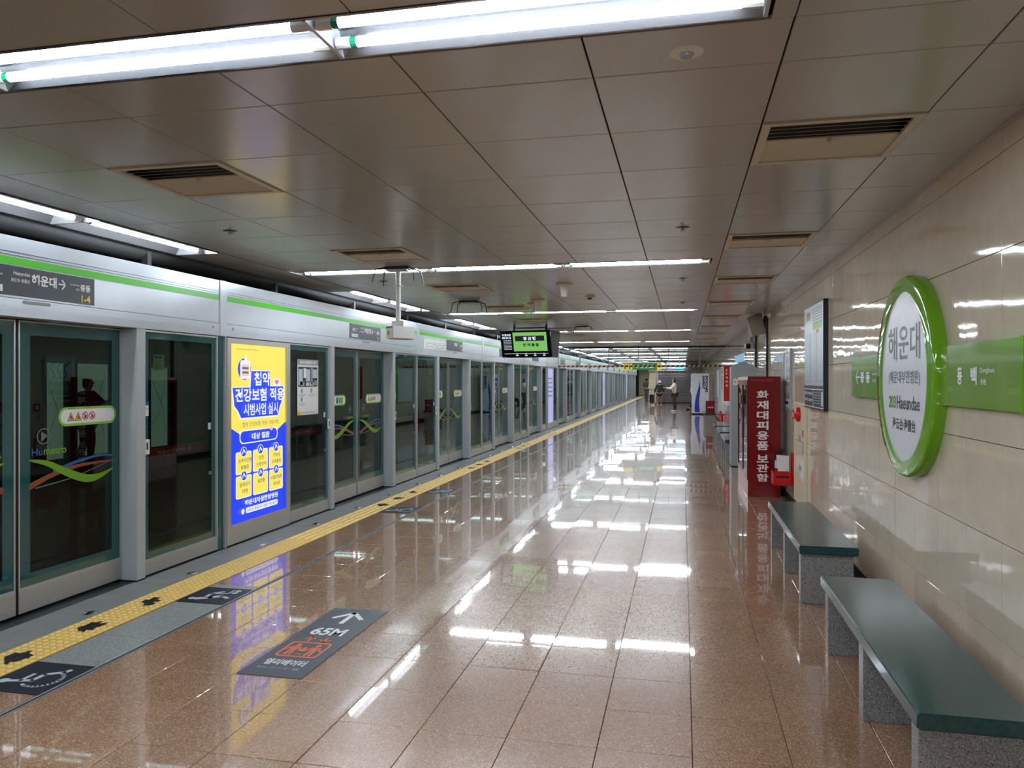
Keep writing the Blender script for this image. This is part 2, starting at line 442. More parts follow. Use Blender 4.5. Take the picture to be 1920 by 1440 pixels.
for k in range(-25, 118):
    y0 = Y0W+TW*k
    for r in range(7):
        h = zs[r+1]-zs[r]; cz = (zs[r+1]+zs[r])/2
        if y0 > 2.4 and nw < 298:
            nw += 1; rot = (0, random.gauss(0, .0012), random.gauss(0, .0016))
            if r not in wp and round(h, 3) not in wp:
                o = wall_slab(h).build('wall_tile', 'wall_marble', wr); o.location = (XW+.02, y0+TW/2, cz); o.rotation_euler = rot; wp[round(h, 3)] = o
            else: inst(wp[round(h, 3)], (XW+.02, y0+TW/2, cz), wr, rot=rot)
        else:
            a = random.gauss(0, .0003); c = random.gauss(0, .0003); e = .0012
            wrest.add([(XW-a-c, y0+e, zs[r]+e), (XW+a-c, y0+TW-e, zs[r]+e), (XW+a+c, y0+TW-e, zs[r+1]-e), (XW-a+c, y0+e, zs[r+1]-e),
                       (XW+.02, y0+e, zs[r]+e), (XW+.02, y0+TW-e, zs[r]+e), (XW+.02, y0+TW-e, zs[r+1]-e), (XW+.02, y0+e, zs[r+1]-e)],
                      [(0,3,2,1),(0,1,5,4),(1,2,6,5),(2,3,7,6),(3,0,4,7)])
wrest.build('wall_tile', 'wall_marble', wr, stuff=True)
struct(MB().box(XW-.012, XW+.001, YB, 53, 0, .07).build('baseboard_right', 'dark_gap'))
struct(MB().box(-12, 1.6, YB-.2, YB, -1.2, 3.2).build('wall_back', 'tunnel_dark'))
struct(MB().box(-4.3, -1.7, YE, YE+.2, 0, 3.0).build('wall_far', 'cream_paint'))
struct(MB().box(-1.9, -1.7, 53.4, YE, 0, 3.0).build('wall_passage', 'cream_paint'))
struct(MB().box(-1.9, 1.6, 53.25, 53.4, 0, 3.0).build('wall_end', 'shutter_grey'))
# tunnel
struct(MB().box(-12, -11.8, YB, YE, -1.3, 3.6).build('wall_left', 'tunnel_dark'))
struct(MB().box(-12, -4.42, YB, YE, -1.4, -1.2).build('track_bed', 'tunnel_dark'))
struct(MB().box(-12, -4.9, YB, YE, 3.4, 3.6).build('tunnel_roof', 'tunnel_dark'))

# ------------------------------------------------------------------ ceiling
ceil = struct(MB().box(-4.9, 1.6, YB, YE, 2.86, 3.6).build('ceiling', 'ceiling_void')); ORG['ceiling'] = Vector((0, 0, 0))
cx = [(-3.92, -3.595)] + [(-3.595+.655*i, -2.94+.655*i) for i in range(7)] + [(.99, XW)]
PER = 5.07; TR0 = 2.15
cp = {}; ncp = 0; crest = MB()
def ceil_slab(wx, wy):
    b = MB(); x, y = wx/2-.0032, wy/2-.0032; e = .002
    b.add([(-x,-y,.015),(x,-y,.015),(x,y,.015),(-x,y,.015),(-x,-y,e),(x,-y,e),(x,y,e),(-x,y,e),(-x+e,-y+e,0),(x-e,-y+e,0),(x-e,y-e,0),(-x+e,y-e,0)],
          [(0,1,2,3),(0,4,5,1),(1,5,6,2),(2,6,7,3),(3,7,4,0),(4,8,9,5),(5,9,10,6),(6,10,11,7),(7,11,8,4),(8,11,10,9)])
    return b
XL0, XL1 = -3.92, .245         # extent of the crosswise light rows
for per in range(-2, 15):
    base = TR0+PER*per
    rows = [(base+.32, base+.66)]+[(base+.66+.65*i, base+1.31+.65*i) for i in range(6)]+[(base+4.56, base+5.07)]
    for ri, (y0, y1) in enumerate(rows):
        for ci, (x0, x1) in enumerate(cx):
            if ri in (2, 6) and ci in (2, 7): continue      # vents
            if y0 > 2.3 and ncp < 296:
                ncp += 1; kk = (round(x1-x0, 3), round(y1-y0, 3)); loc = ((x0+x1)/2, (y0+y1)/2, ZC); rot = tilts(.0006)
                if kk not in cp:
                    o = ceil_slab(*kk).build('ceiling_panel', 'ceiling_metal', ceil); o.location = loc; o.rotation_euler = rot; cp[kk] = o
                else: inst(cp[kk], loc, ceil, rot=rot)
            else:
                crest.box(x0+.0025, x1-.0025, y0+.0025, y1-.0025, ZC, ZC+.015)
    # panel carrying on from the end of the light row to the wall
    b = MB(); b.box(XL1+.02, .335-.002, base, base+.317, ZC, ZC+.015); b.box(.338, .987, base, base+.317, ZC, ZC+.015); b.box(.992, XW-.002, base, base+.317, ZC, ZC+.015)
    b.build('ceiling_panel', 'ceiling_metal', ceil)
crest.build('ceiling_panel', 'ceiling_metal', ceil, stuff=True)
struct(MB().box(XW-.022, XW, YB, 53, ZC-.012, ZC).build('trim_1', 'ceiling_metal'))

# ceiling vents
def vent(x, y, label, grp='air vents in the ceiling'):
    t = thing('ceiling_vent', label, 'air vent', (x, y, ZC), grp); wx, wy = .328, .325
    P = PL('F', x, y, ZC)
    MB().ring(P, rect(-wx+.004, wx-.004, -wy+.004, wy-.004), rect(-wx+.04, wx-.04, -wy+.04, wy-.04), -.008, .008).build('frame', 'vent_beige', t)
    MB().box(x-wx+.03, x+wx-.03, y-wy+.03, y+wy-.03, ZC+.05, ZC+.055).build('duct_back', 'black', t)
    b = None
    for i in range(11):
        yy = y-wy+.062+i*(2*wy-.12)/10
        s = MB(); d = .017
        d = .012; s.add([(x-wx+.04, yy-d, ZC-.003), (x+wx-.04, yy-d, ZC-.003), (x+wx-.04, yy+d, ZC+.005), (x-wx+.04, yy+d, ZC+.005),
               (x-wx+.04, yy-d, ZC-.001), (x+wx-.04, yy-d, ZC-.001), (x+wx-.04, yy+d, ZC+.007), (x-wx+.04, yy+d, ZC+.007)],
              [(0,3,2,1),(4,5,6,7),(0,1,5,4),(1,2,6,5),(2,3,7,6),(3,0,4,7)])
        if i >= 5:
            s = MB(); d = .028; s.add([(x-wx+.04, yy-d, ZC+.012), (x+wx-.04, yy-d, ZC+.012), (x+wx-.04, yy+d, ZC-.004), (x-wx+.04, yy+d, ZC-.004),
               (x-wx+.04, yy-d, ZC+.015), (x+wx-.04, yy-d, ZC+.015), (x+wx-.04, yy+d, ZC-.001), (x-wx+.04, yy+d, ZC-.001)],
              [(0,3,2,1),(4,5,6,7),(0,1,5,4),(1,2,6,5),(2,3,7,6),(3,0,4,7)])
        s.build('louvre', 'vent_beige', t)
    MB().lathe((x, y-.01, ZC-.006), [(.012, -.004), (.014, .004)], 10).build('latch', 'plastic_beige', t)
vi = 0
for per in range(0, 5):
    for dy in (1.635, 4.235):
        y = TR0+PER*per+dy
        if y > 25: continue
        vent(-2.6125, y, 'beige louvred ceiling vent on the track side, %s from the near end' % ORD[vi])
        vent(.6625, y, 'beige louvred ceiling vent toward the tiled wall, %s from the near end' % ORD[vi]); vi += 1

# ------------------------------------------------------------------ lights
def light_run(axis, p0, length, label, grp, width=.3, two=True, first=False):
    """one fluorescent fixture; p0 = start, runs along axis 'x' or 'y'; the trough opens downward"""
    x, y = p0
    t = thing('ceiling_light', label, 'ceiling light', (x, y, ZC), grp)
    def B(b, u0, u1, v0, v1, z0, z1):
        if axis == 'x': b.box(x+u0, x+u1, y+v0, y+v1, z0, z1)
        else: b.box(x+v0, x+v1, y+u0, y+u1, z0, z1)
    hw = width/2
    b = MB()
    prof = [(-hw, ZC-.004), (-hw+.012, ZC-.004), (-hw+.05, ZC+.07), (0 if two else -.02, ZC+.085), (hw-.05, ZC+.07), (hw-.012, ZC-.004), (hw, ZC-.004), (hw, ZC+.1), (-hw, ZC+.1)]
    n = len(prof)
    vs = [((x+u, y+v, z) if axis == 'x' else (x+v, y+u, z)) for u in (0, length) for v, z in prof]
    b.add(vs, [tuple(range(n-1, -1, -1)), tuple(range(n, 2*n))]+[(i, (i+1) % n, n+(i+1) % n, n+i) for i in range(n)])
    b.build('housing', 'trough_white' if two else 'trough_grey', t)
    # end divider
    d = MB()
    d.add([((x+u, y+v, z) if axis == 'x' else (x+v, y+u, z)) for u in (length-.006, length+.006) for v, z in [(-hw+.01, ZC-.006), (hw-.01, ZC-.006), (hw-.045, ZC+.07), (-hw+.045, ZC+.07)]],
          [(0,3,2,1),(4,5,6,7),(0,1,5,4),(1,2,6,5),(2,3,7,6),(3,0,4,7)])
    d.build('end_bracket', 'fixture_metal', t)
    for v in ((-.07, .07) if two else (.05,)):
        z = ZC+.014
        pt = (lambda u: (x+u, y+v, z)) if axis == 'x' else (lambda u: (x+v, y+u, z))
        tu = MB().cyl(pt(.085), pt(length-.075), .0165, 12, caps=False).build('light_tube', 'tube_light', t, smooth=True)
        MB().cyl(pt(.062), pt(.085), .0175, 10).build('green_end_cap', 'green_cap', tu)
        e = MB().cyl(pt(.012), pt(.062), .019, 10); e.cyl(pt(length-.075), pt(length-.012), .019, 10); e.build('lamp_socket', 'plastic_white', tu)
    return t
side = ['left', 'middle', 'right']
rowY = [TR0+.15+PER*i for i in range(-2, 15)]
for i, y in enumerate(rowY):
    for j in range(3):
        nm = ORD[i-2] if i >= 2 else ('just behind the camera' if i == 1 else 'far behind the camera')
        lb = 'twin-tube fluorescent strip, %s of the %s crosswise ceiling row' % (side[j], nm) if i >= 2 else 'twin-tube fluorescent strip, %s third of the row %s' % (side[j], nm)
        light_run('x', (-3.895+1.38*j, y), 1.38, lb, 'crosswise fluorescent strips in the ceiling')
runs = [(-2.4), 3.21, 8.95, 13.5, 18.6, 23.6, 28.7, 33.7, 38.8, 43.9, 49.0, 54, 59, 64, 69]
strip = MB()
prev = YB
for i, y in enumerate(runs):
    if i == 1: y = 3.21
    for j in range(2):
        nm = (ORD[i-1] if i else 'rearmost')
        light_run('y', (-4.155, y+1.38*j), 1.38, 'single-tube strip above the screen doors, %s half of the %s lengthwise run' % (['near', 'far'][j], nm), 'lengthwise strips above the screen doors', width=.43, two=False)
    strip.box(-4.375, -3.94, prev, y-.01, ZC-.002, ZC+.02)
    prev = y+2.77
strip.box(-4.375, -3.94, prev, YE, ZC-.002, ZC+.02)
so = strip.build('ceiling_edge_strip', 'ceiling_metal', ceil)
MB().cyl((-4.56, YB, 2.72), (-4.56, YE, 2.72), .13, 18, caps=False).build('overhead_duct', 'duct_dark', ceil, smooth=True)
b = MB()
for i in range(40): b.box(-4.5, -4.44, YB+2.1*i, YB+2.1*i+.05, 2.45, 2.86)
b.build('duct_hangers', 'duct_dark', ceil)

# small ceiling devices
def sprinkler(x, y, label):
    t = thing('sprinkler', label, 'sprinkler', (x, y, ZC), 'sprinkler heads in the ceiling')
    MB().lathe((x, y, ZC), [(.035, -.005), (.05, -.001), (.05, .002)], 16).build('escutcheon', 'duct_dark', t)
    MB().lathe((x, y, ZC-.035), [(.012, 0), (.018, .012), (.008, .02), (.008, .033)], 10).build('sprinkler_body', 'fixture_metal', t)
sprinkler(-3.28, 5.11, 'small chrome sprinkler in the ceiling near the second track side vent')
sprinkler(0.0, 5.7, 'small chrome sprinkler, nearest one toward the tiled wall')
sprinkler(0.0, 8.58, 'small chrome sprinkler just past the second row of lights')
sprinkler(0.0, 11.2, 'small chrome sprinkler before the third row of lights')
sprinkler(-3.28, 8.1, 'small chrome sprinkler behind the hanging camera pole')
t = thing('ceiling_camera', 'round white recessed ceiling device with a dark centre, near the front light row', 'ceiling sensor', (.012, 2.66, ZC))
MB().lathe((.012, 2.66, ZC), [(.045, -.006), (.058, 0), (.058, .004)], 28).build('flange', 'plastic_white', t, smooth=True)
MB().lathe((.012, 2.66, ZC-.005), [(.006, -.014), (.02, -.010), (.026, 0)], 18).build('lens', 'paper_grey', t, smooth=True)
def detector(x, y, s, label, cone):
    t = thing('smoke_detector', label, 'smoke detector', (x, y, ZC), None)
    MB().lathe((x, y, ZC), [(.06*s, -.03*s), (.097*s, -.012*s), (.097*s, .002)], 24).build('detector_base', 'plastic_beige', t, smooth=True)
    if cone: MB().lathe((x, y, ZC-.03*s), [(.032*s, -.12*s), (.036*s, -.115*s), (.052*s, 0)], 20).build('detector_cup', 'plastic_white', t, smooth=True)
    else: MB().lathe((x, y, ZC-.03*s), [(.03*s, -.03*s), (.05*s, 0)], 16).build('detector_cup', 'frame_dark', t, smooth=True)
detector(-1.33, 8.75, 1, 'round beige ceiling sensor with a deep white cup below', True)
detector(-1.2, 10.15, .72, 'small round smoke detector behind the one with a deep cup', False)
detector(-1.95, 10.4, 1, 'round ceiling sensor with a cup beside the two others, left of them', True)
detector(-2.12, 10.95, .9, 'furthest round ceiling sensor with a cup, before the third light row', True)

# ------------------------------------------------------------------ screen doors
XL = -4.305; XP = -4.20        # sliding leaf glass, fixed panel glass
HB = 1.985                     # underside of the header
def glass_panel(P, a0, a1, b0, b1, c, bw, parent, border=True):
    MB().shape(P, rect(a0, a1, b0, b1), c-.010, c-.002).build('glass_pane', 'door_glass', parent)
    if border:
        MB().ring(P, rect(a0, a1, b0, b1), rect(a0+bw, a1-bw, b0+bw, b1-bw), c-.0018, c-.0008).build('glass_border', 'frit_teal', parent)
def warn_sticker(P, a, b, c, parent, s=1., kind=0):
    st = MB().shape(P, rrect(a-.29*s, a+.29*s, b-.07*s, b+.07*s, .068*s, 8), c, c+.001).build('safety_sticker', 'sticker_green', parent)
    g = MB(); g.shape(P, rrect(a-.27*s, a+.27*s, b-.052*s, b+.052*s, .05*s, 8), c+.001, c+.0018)
    if kind == 0:
        for i, dx in enumerate((-.175, -.105)):
            g.shape(P, [(a+(dx-.034)*s, b-.034*s), (a+(dx+.034)*s, b-.034*s), (a+dx*s, b+.034*s)], c+.0018, c+.0024, 1)
            g.shape(P, [(a+(dx-.027)*s, b-.030*s), (a+(dx+.027)*s, b-.030*s), (a+dx*s, b+.024*s)], c+.0024, c+.003, 2)
            g.stroke(P, [(a+(dx-.006)*s, b-.02*s), (a+dx*s, b+.004*s), (a+(dx+.012)*s, b-.02*s)], .007*s, c+.003, c+.0034, 1)
        for dx in (-.035, .035):
            g.ring(P, ell(a+dx*s, b, .031*s, .031*s, 20), ell(a+dx*s, b, .024*s, .024*s, 20), c+.0018, c+.0026, 3)
            g.stroke(P, [(a+(dx-.018)*s, b+.018*s), (a+(dx+.018)*s, b-.018*s)], .006*s, c+.0018, c+.003, 3)
            g.stroke(P, [(a+(dx-.006)*s, b-.016*s), (a+dx*s, b+.012*s)], .009*s, c+.0018, c+.0024, 1)
            g.stroke(P, [(a+(dx+.004)*s, b-.012*s), (a+(dx+.014)*s, b+.002*s)], .009*s, c+.0018, c+.0024, 1)
    else:
        g.shape(P, rect(a-.0*s, a+.055*s, b-.04*s, b+.04*s), c+.0018, c+.0024, 4)
        g.shape(P, rect(a+.07*s, a+.2*s, b-.04*s, b+.04*s), c+.0018, c+.0024, 5)
    g.build('sticker_print', ['sticker_white', 'black_ink', 'warn_yellow', 'warn_red', 'vend_blue', 'stripe_green'], st)
    if kind == 0 and s > .9:
        text('출입문', P, a-.2*s, a-.14*s, b+.054*s, b+.066*s, c+.001, 'black_ink', st)
        text('주의', P, a-.02*s, a+.02*s, b+.054*s, b+.066*s, c+.001, 'warn_red', st)
def ribbon(b, P, pts, w0, w1, c, m):
    """a tapering curved band through pts"""
    n = 26; N = len(pts)-1; res = []
    for i in range(n+1):
        u = i/n*N; k = min(int(u), N-1); f = u-k
        p0 = pts[max(k-1, 0)]; p1 = pts[k]; p2 = pts[k+1]; p3 = pts[min(k+2, N)]
        q = [.5*((2*p1[j])+(-p0[j]+p2[j])*f+(2*p0[j]-5*p1[j]+4*p2[j]-p3[j])*f*f+(-p0[j]+3*p1[j]-3*p2[j]+p3[j])*f**3) for j in (0, 1)]
        wd = w0+(w1-w0)*(i/n) if not isinstance(w0, tuple) else w0[0]+(w0[1]-w0[0])*math.sin(PI*i/n)
        res.append((q[0], q[1], wd/2))
    vs = [P(a, z-h, c) for a, z, h in res]+[P(a, z+h, c) for a, z, h in res]
    b.add(vs, [(i, i+1, n+2+i, n+1+i) for i in range(n)], m)
def sliding_door(c, idx, detail):
    nm = ORD[idx] if idx >= 0 else 'behind'
    t = thing('sliding_screen_door', 'two-leaf sliding glass screen door with grey kick plates, %s doorway along the platform' % nm if idx >= 0 else 'two-leaf sliding glass screen door beside the camera, left of the view', 'screen door', (XL, c, 0), 'sliding screen doors along the platform')
    for s in (-1, 1):
        a0, a1 = (-.965, -.012) if s < 0 else (.012, .965)
        P = PL('D', XL, c, 0)
        lf = MB().ring(P, rect(a0, a1, .175, HB-.01), rect(a0+.012, a1-.012, .19, HB-.02), -.03, .006).build('door_leaf', 'aluminium', t)
        glass_panel(P, a0+.012, a1-.012, .19, HB-.02, .002, .085, lf)
        kp = MB().shape(P, rect(a0, a1, .022, .175), -.03, .008)
        if detail < 2:
            for q in range(12): kp.shape(P, rect(a0+.002, a1-.002, .034+q*.0115, .040+q*.0115), .008, .0105)
        kp.build('kick_plate', 'kick_metal', lf)
        MB().shape(P, rect(-.012 if s < 0 else .002, -.002 if s < 0 else .012, .022, HB-.01), -.028, .004).build('edge_seal', 'rubber', lf)
        if detail < 3:
            if s > 0: warn_sticker(P, .63 if idx != 1 else .58, 1.315, .0025, lf, .97)
            else: warn_sticker(P, -.63, 1.315, .0025, lf, .97, 1)
            wv = MB(); m = -1 if s < 0 else 1
            f = (lambda a, z: (a*m, z))
            ribbon(wv, P, [f(.3, .935), f(.52, .985), f(.75, 1.01), f(.88, .995)], .028, .012, .0018, 0)
            ribbon(wv, P, [f(.1, .855), f(.3, .915), f(.55, .955), f(.88, .96)], .045, .012, .0022, 1)
            ribbon(wv, P, [f(.1, 1.035), f(.25, 1.0), f(.42, .92), f(.6, .855), f(.74, .855), f(.88, .9)], (.008, .062), 0, .0026, 2)
            ribbon(wv, P, [f(.15, .84), f(.45, .87), f(.65, .91), f(.88, .965)], .008, .004, .0014, 3)
            wv.build('wave_decal', ['wave_blue', 'wave_orange', 'wave_green', 'wave_grey'], lf)
            if detail < 2:
                lo = MB()
                aa = .22*m
                lo.ring(P, ell(aa, 1.19, .056, .056, 26), ell(aa, 1.19, .048, .048, 26), .0018, .0024)
                lo.shape(P, [(aa-.02, 1.155), (aa-.02, 1.225), (aa+.035, 1.19)], .0018, .0024)
                lo.build('arrow_decal', 'wave_grey', lf)
                h0 = .12 if s > 0 else -.42
                text('Hu', P, h0, h0+.09, 1.06, 1.11, .002, 'wave_blue', lf, .02)
                text('metro', P, h0+.1, h0+.3, 1.06, 1.105, .002, 'wave_green', lf, .02)
def post(y0, y1, label):
    t = thing('door_post', label, 'door post', (XD, y0, 0), 'grey posts beside the screen doorways')
    MB().box(-4.35, XD, y0, y1, 0.0, HB).build('post_body', 'post_grey', t, bevel=.004)
    MB().box(-4.352, XD+.002, y0-.002, y1+.002, 0.0, .012).build('post_foot', 'rubber', t)
def fixed_panel(y0, y1, label, detail, note=0, handle='near', poster=None):
    t = thing('fixed_screen_panel', label, 'glass panel', (XP, y0, 0), 'fixed glass panels between the doorways')
    P = PL('D', XP, y0, 0); W = y1-y0
    MB().ring(P, rect(.002, W-.002, .125, HB-.006), rect(.022, W-.022, .14, HB-.02), -.035, .02).build('panel_frame', 'aluminium', t)
    glass_panel(P, .022, W-.022, .14, HB-.02, .004, .055, t)
    k = MB().shape(P, rect(.002, W-.002, .018, .125), -.03, .018)
    if detail < 2:
        for q in range(8): k.shape(P, rect(.004, W-.004, .028+q*.0115, .034+q*.0115), .018, .0205)
    k.build('kick_plate', 'kick_metal', t)
    MB().shape(P, rect(.002, W-.002, .004, .018), -.03, .010).build('floor_gap', 'dark_gap', t)
    if detail < 3:
        # emergency push bar on the track side
        bar = MB().shape(P, rect(.08, W-.12, .945, 1.015), -.085, -.035).build('push_bar', 'push_red', t)
        e = MB().shape(P, rect(.07, .1, .93, 1.03), -.09, -.03); e.shape(P, rect(W-.14, W-.1, .93, 1.05), -.09, -.03); e.build('bar_bracket', 'black', bar)
        ha = .03 if handle == 'near' else W-.03
        h = MB().shape(P, rrect(ha-.028, ha+.028, .985, 1.105, .006, 2), .02, .03).build('lock_plate', 'plastic_white', t)
        MB().shape(P, rrect(ha-.008, ha+.008, 1.02, 1.08, .007, 4), .030, .033).build('lock_slot', 'frame_dark', h)
    if detail < 2:
        text('비상시 사용하는 문', P, .24, .68, .962, .995, -.034, 'white_ink', bar)
        s = MB().shape(P, rect(W-.13, W-.09, 1.13, 1.19), .005, .0065, 0); s.build('small_sticker', 'pale_blue', t)
        s = MB().shape(P, rect(W-.12, W-.08, .72, .75), .005, .0065, 0); s.build('small_sticker', 'wave_grey', t)
        if handle == 'near':
            s = MB(); s.shape(P, rect(.006, .056, 1.29, 1.4), .021, .0222, 0); s.shape(P, rect(.006, .056, 1.375, 1.4), .0222, .0228, 1); s.build('number_sticker', ['plastic_white', 'wave_blue'], t)
            text('1-4', P, .014, .048, 1.34, 1.355, .0222, 'black_ink', t)
    if note:
        s = MB().shape(P, rect(.16 if note == 1 else W-.28, .29 if note == 1 else W-.16, 1.66, 1.785), -.014, -.0125).build('lime_notice', 'note_lime', t)
        if detail < 2:
            g = MB(); a = .17 if note == 1 else W-.27
            g.shape(P, rect(a, a+.10, 1.755, 1.775), -.0125, -.0118)
            for q in range(4): g.shape(P, rect(a+.005, a+.09-.01*q, 1.735-.018*q, 1.738-.018*q), -.0125, -.0118)
            g.build('notice_print', 'black_ink', s)
    return t, P
def ad_box(y0, y1, label, full):
    t = thing('advert_lightbox', label, 'light box', (XP, y0, 0), None)
    P = PL('D', XP+.012, y0, 0); W = y1-y0
    MB().ring(P, rect(0, W, .13, HB-.01), rect(.06, W-.07, .2, HB-.06), -.05, .03).build('box_frame', 'kick_metal', t)
    MB().shape(P, rect(0, W, .02, .13), -.05, .026).build('kick_plate', 'kick_metal', t)
    MB().shape(P, rect(0, W, .004, .02), -.05, .010).build('floor_gap', 'dark_gap', t)
    a0, a1, b0, b1 = .06, W-.07, .2, HB-.06
    if not full:
        MB().shape(P, rect(a0, a1, b0, b1), .0, .012).build('backlit_face', 'ad_lilac', t)
        g = MB()
        for q in range(5): g.shape(P, rect(a0+.1, a1-.1, 1.6-.14*q, 1.64-.14*q), .012, .013)
        g.build('face_print', 'ad_grey', t)
        return
    A = lambda f: a0+f*(a1-a0)
    Z = lambda f: b1-f*(b1-b0)
    face = MB().shape(P, rect(a0, a1, b0, b1), .0, .012).build('backlit_face', 'ad_yellow', t)
    ly = [.012]
    def nx(): ly[0] += .0004; return ly[0], ly[0]+.0004
    g = MB()
    c = nx(); g.shape(P, [(A(0), Z(.462)), (A(.16), Z(.505)), (A(.84), Z(.505)), (A(1), Z(.462)), (a1, b0), (a0, b0)], *c, 1)
    c = nx(); g.shape(P, [(A(x), Z(y)) for x, y in [(.35,.145),(.70,.145),(.71,.235),(1.0-.03,.235),(.97,.31),(.90,.37),(.86,.425),(.17,.425),(.12,.38),(.06,.35),(.03,.24),(.33,.24)]], *c, 2)
    c = nx(); g.shape(P, [(A(x), Z(y)) for x, y in [(.36,.15),(.69,.15),(.70,.24),(.955,.24),(.955,.305),(.885,.365),(.85,.415),(.185,.415),(.135,.375),(.075,.345),(.045,.245),(.345,.245)]], *c, 1)
    # bottle-like mascot blob is left plain: a blue oval with a bandaged pouch
    c = nx(); g.shape(P, ell(A(.24), Z(.14), .115, .105, 26), *c, 1)
    c = nx(); g.shape(P, rrect(A(.17), A(.34), Z(.195), Z(.09), .03), *c, 2)
    c = nx(); g.shape(P, rect(A(.20), A(.31), Z(.18), Z(.115)), *c, 4)
    for q in range(2): g.shape(P, rect(A(.20), A(.31), Z(.140+.025*q), Z(.128+.025*q)), c[1], c[1]+.0004, 3)
    g.shape(P, [(A(.23), Z(.09)), (A(.29), Z(.09)), (A(.27), Z(.06))], *c, 2)
    c = nx(); g.shape(P, rrect(A(.76), A(.89), Z(.235), Z(.19), .02), *c, 2)
    h = nx(); g.shape(P, [(A(.825), Z(.232)), (A(.865), Z(.212)), (A(.855), Z(.2)), (A(.835), Z(.2)), (A(.825), Z(.208)), (A(.815), Z(.2)), (A(.795), Z(.2)), (A(.785), Z(.212))], *h, 5)
    c = nx(); g.shape(P, rrect(A(.155), A(.84), Z(.563), Z(.485), .06, 7), *c, 2)
    c = nx(); g.shape(P, rrect(A(.17), A(.825), Z(.556), Z(.492), .052, 7), *c, 1)
    c = nx(); g.shape(P, ell(A(.72), Z(.49), .03, .025, 14), *c, 4)
    for i in range(3):
        for j in range(2):
            x0 = .09+.285*i; y0_ = .605+.135*j
            c = nx(); g.shape(P, rrect(A(x0), A(x0+.265), Z(y0_+.127), Z(y0_), .022), *c, 2)
            c = nx(); g.shape(P, rrect(A(x0+.012), A(x0+.253), Z(y0_+.121), Z(y0_+.006), .018), *c, 0)
            c = nx(); g.shape(P, ell(A(x0+.1325), Z(y0_+.002), .055, .05, 18), *c, 2)
            c = nx(); g.shape(P, ell(A(x0+.1325), Z(y0_+.002), .047, .043, 18), *c, 1)
            c = nx(); g.stroke(P, [(A(x0+.11), Z(y0_+.012)), (A(x0+.13), Z(y0_-.012)), (A(x0+.155), Z(y0_+.008))], .014, *c, 2)
    c = nx(); g.shape(P, rrect(A(.24), A(.82), Z(.957), Z(.925), .022, 5), *c, 2)
    c = nx(); g.shape(P, ell(A(.19), Z(.941), .028, .028, 14), *c, 2)
    g.build('poster_graphics', ['ad_yellow', 'ad_blue', 'ad_white', 'ad_grey', 'ad_peach', 'ad_pink'], face)
    cc = ly[0]+.001
    def tx(s, x0, x1, y0_, y1_, m, bold=.02): text(s, P, A(x0), A(x1), Z(y1_), Z(y0_), cc, m, face, bold)
    tx('첩약', .38, .67, .155, .235, 'ad_white', .028)
    tx('건강보험 적용', .06, .94, .248, .325, 'ad_white', .028)
    tx('시범사업 실시', .20, .82, .335, .405, 'ad_white', .02)
    tx('첩약 건강보험 적용 시범사업', .18, .83, .44, .466, 'ad_grey', .005)
    tx('대상 질환', .34, .66, .506, .543, 'ad_white', .03)
    items = [('요추추간판', '탈출증'), ('안면', '신경마비'), ('기능성', '소화불량'), ('알레르기', '비염'), ('월경통', ''), ('뇌혈관질환', '후유증')]
    for q, (s1, s2) in enumerate(items):
        i, j = q % 3, q//3; x = .2225+.285*i; y = .642+.135*j
        tx(s1, x-.022*len(s1), x+.022*len(s1), y, y+.024, 'ad_grey', .015)
        if s2: tx(s2, x-.022*len(s2), x+.022*len(s2), y+.038, y+.062, 'ad_grey', .015)
    tx('해운대자생한방병원', .22, .82, .880, .912, 'ad_white', .03)
    tx('2호선 중동역 10번 7번 출구', .26, .80, .933, .949, 'ad_blue', .01)
    tx('본 광고는 의료광고 심의를 받은 광고입니다', .08, .45, .025, .033, 'ad_grey')

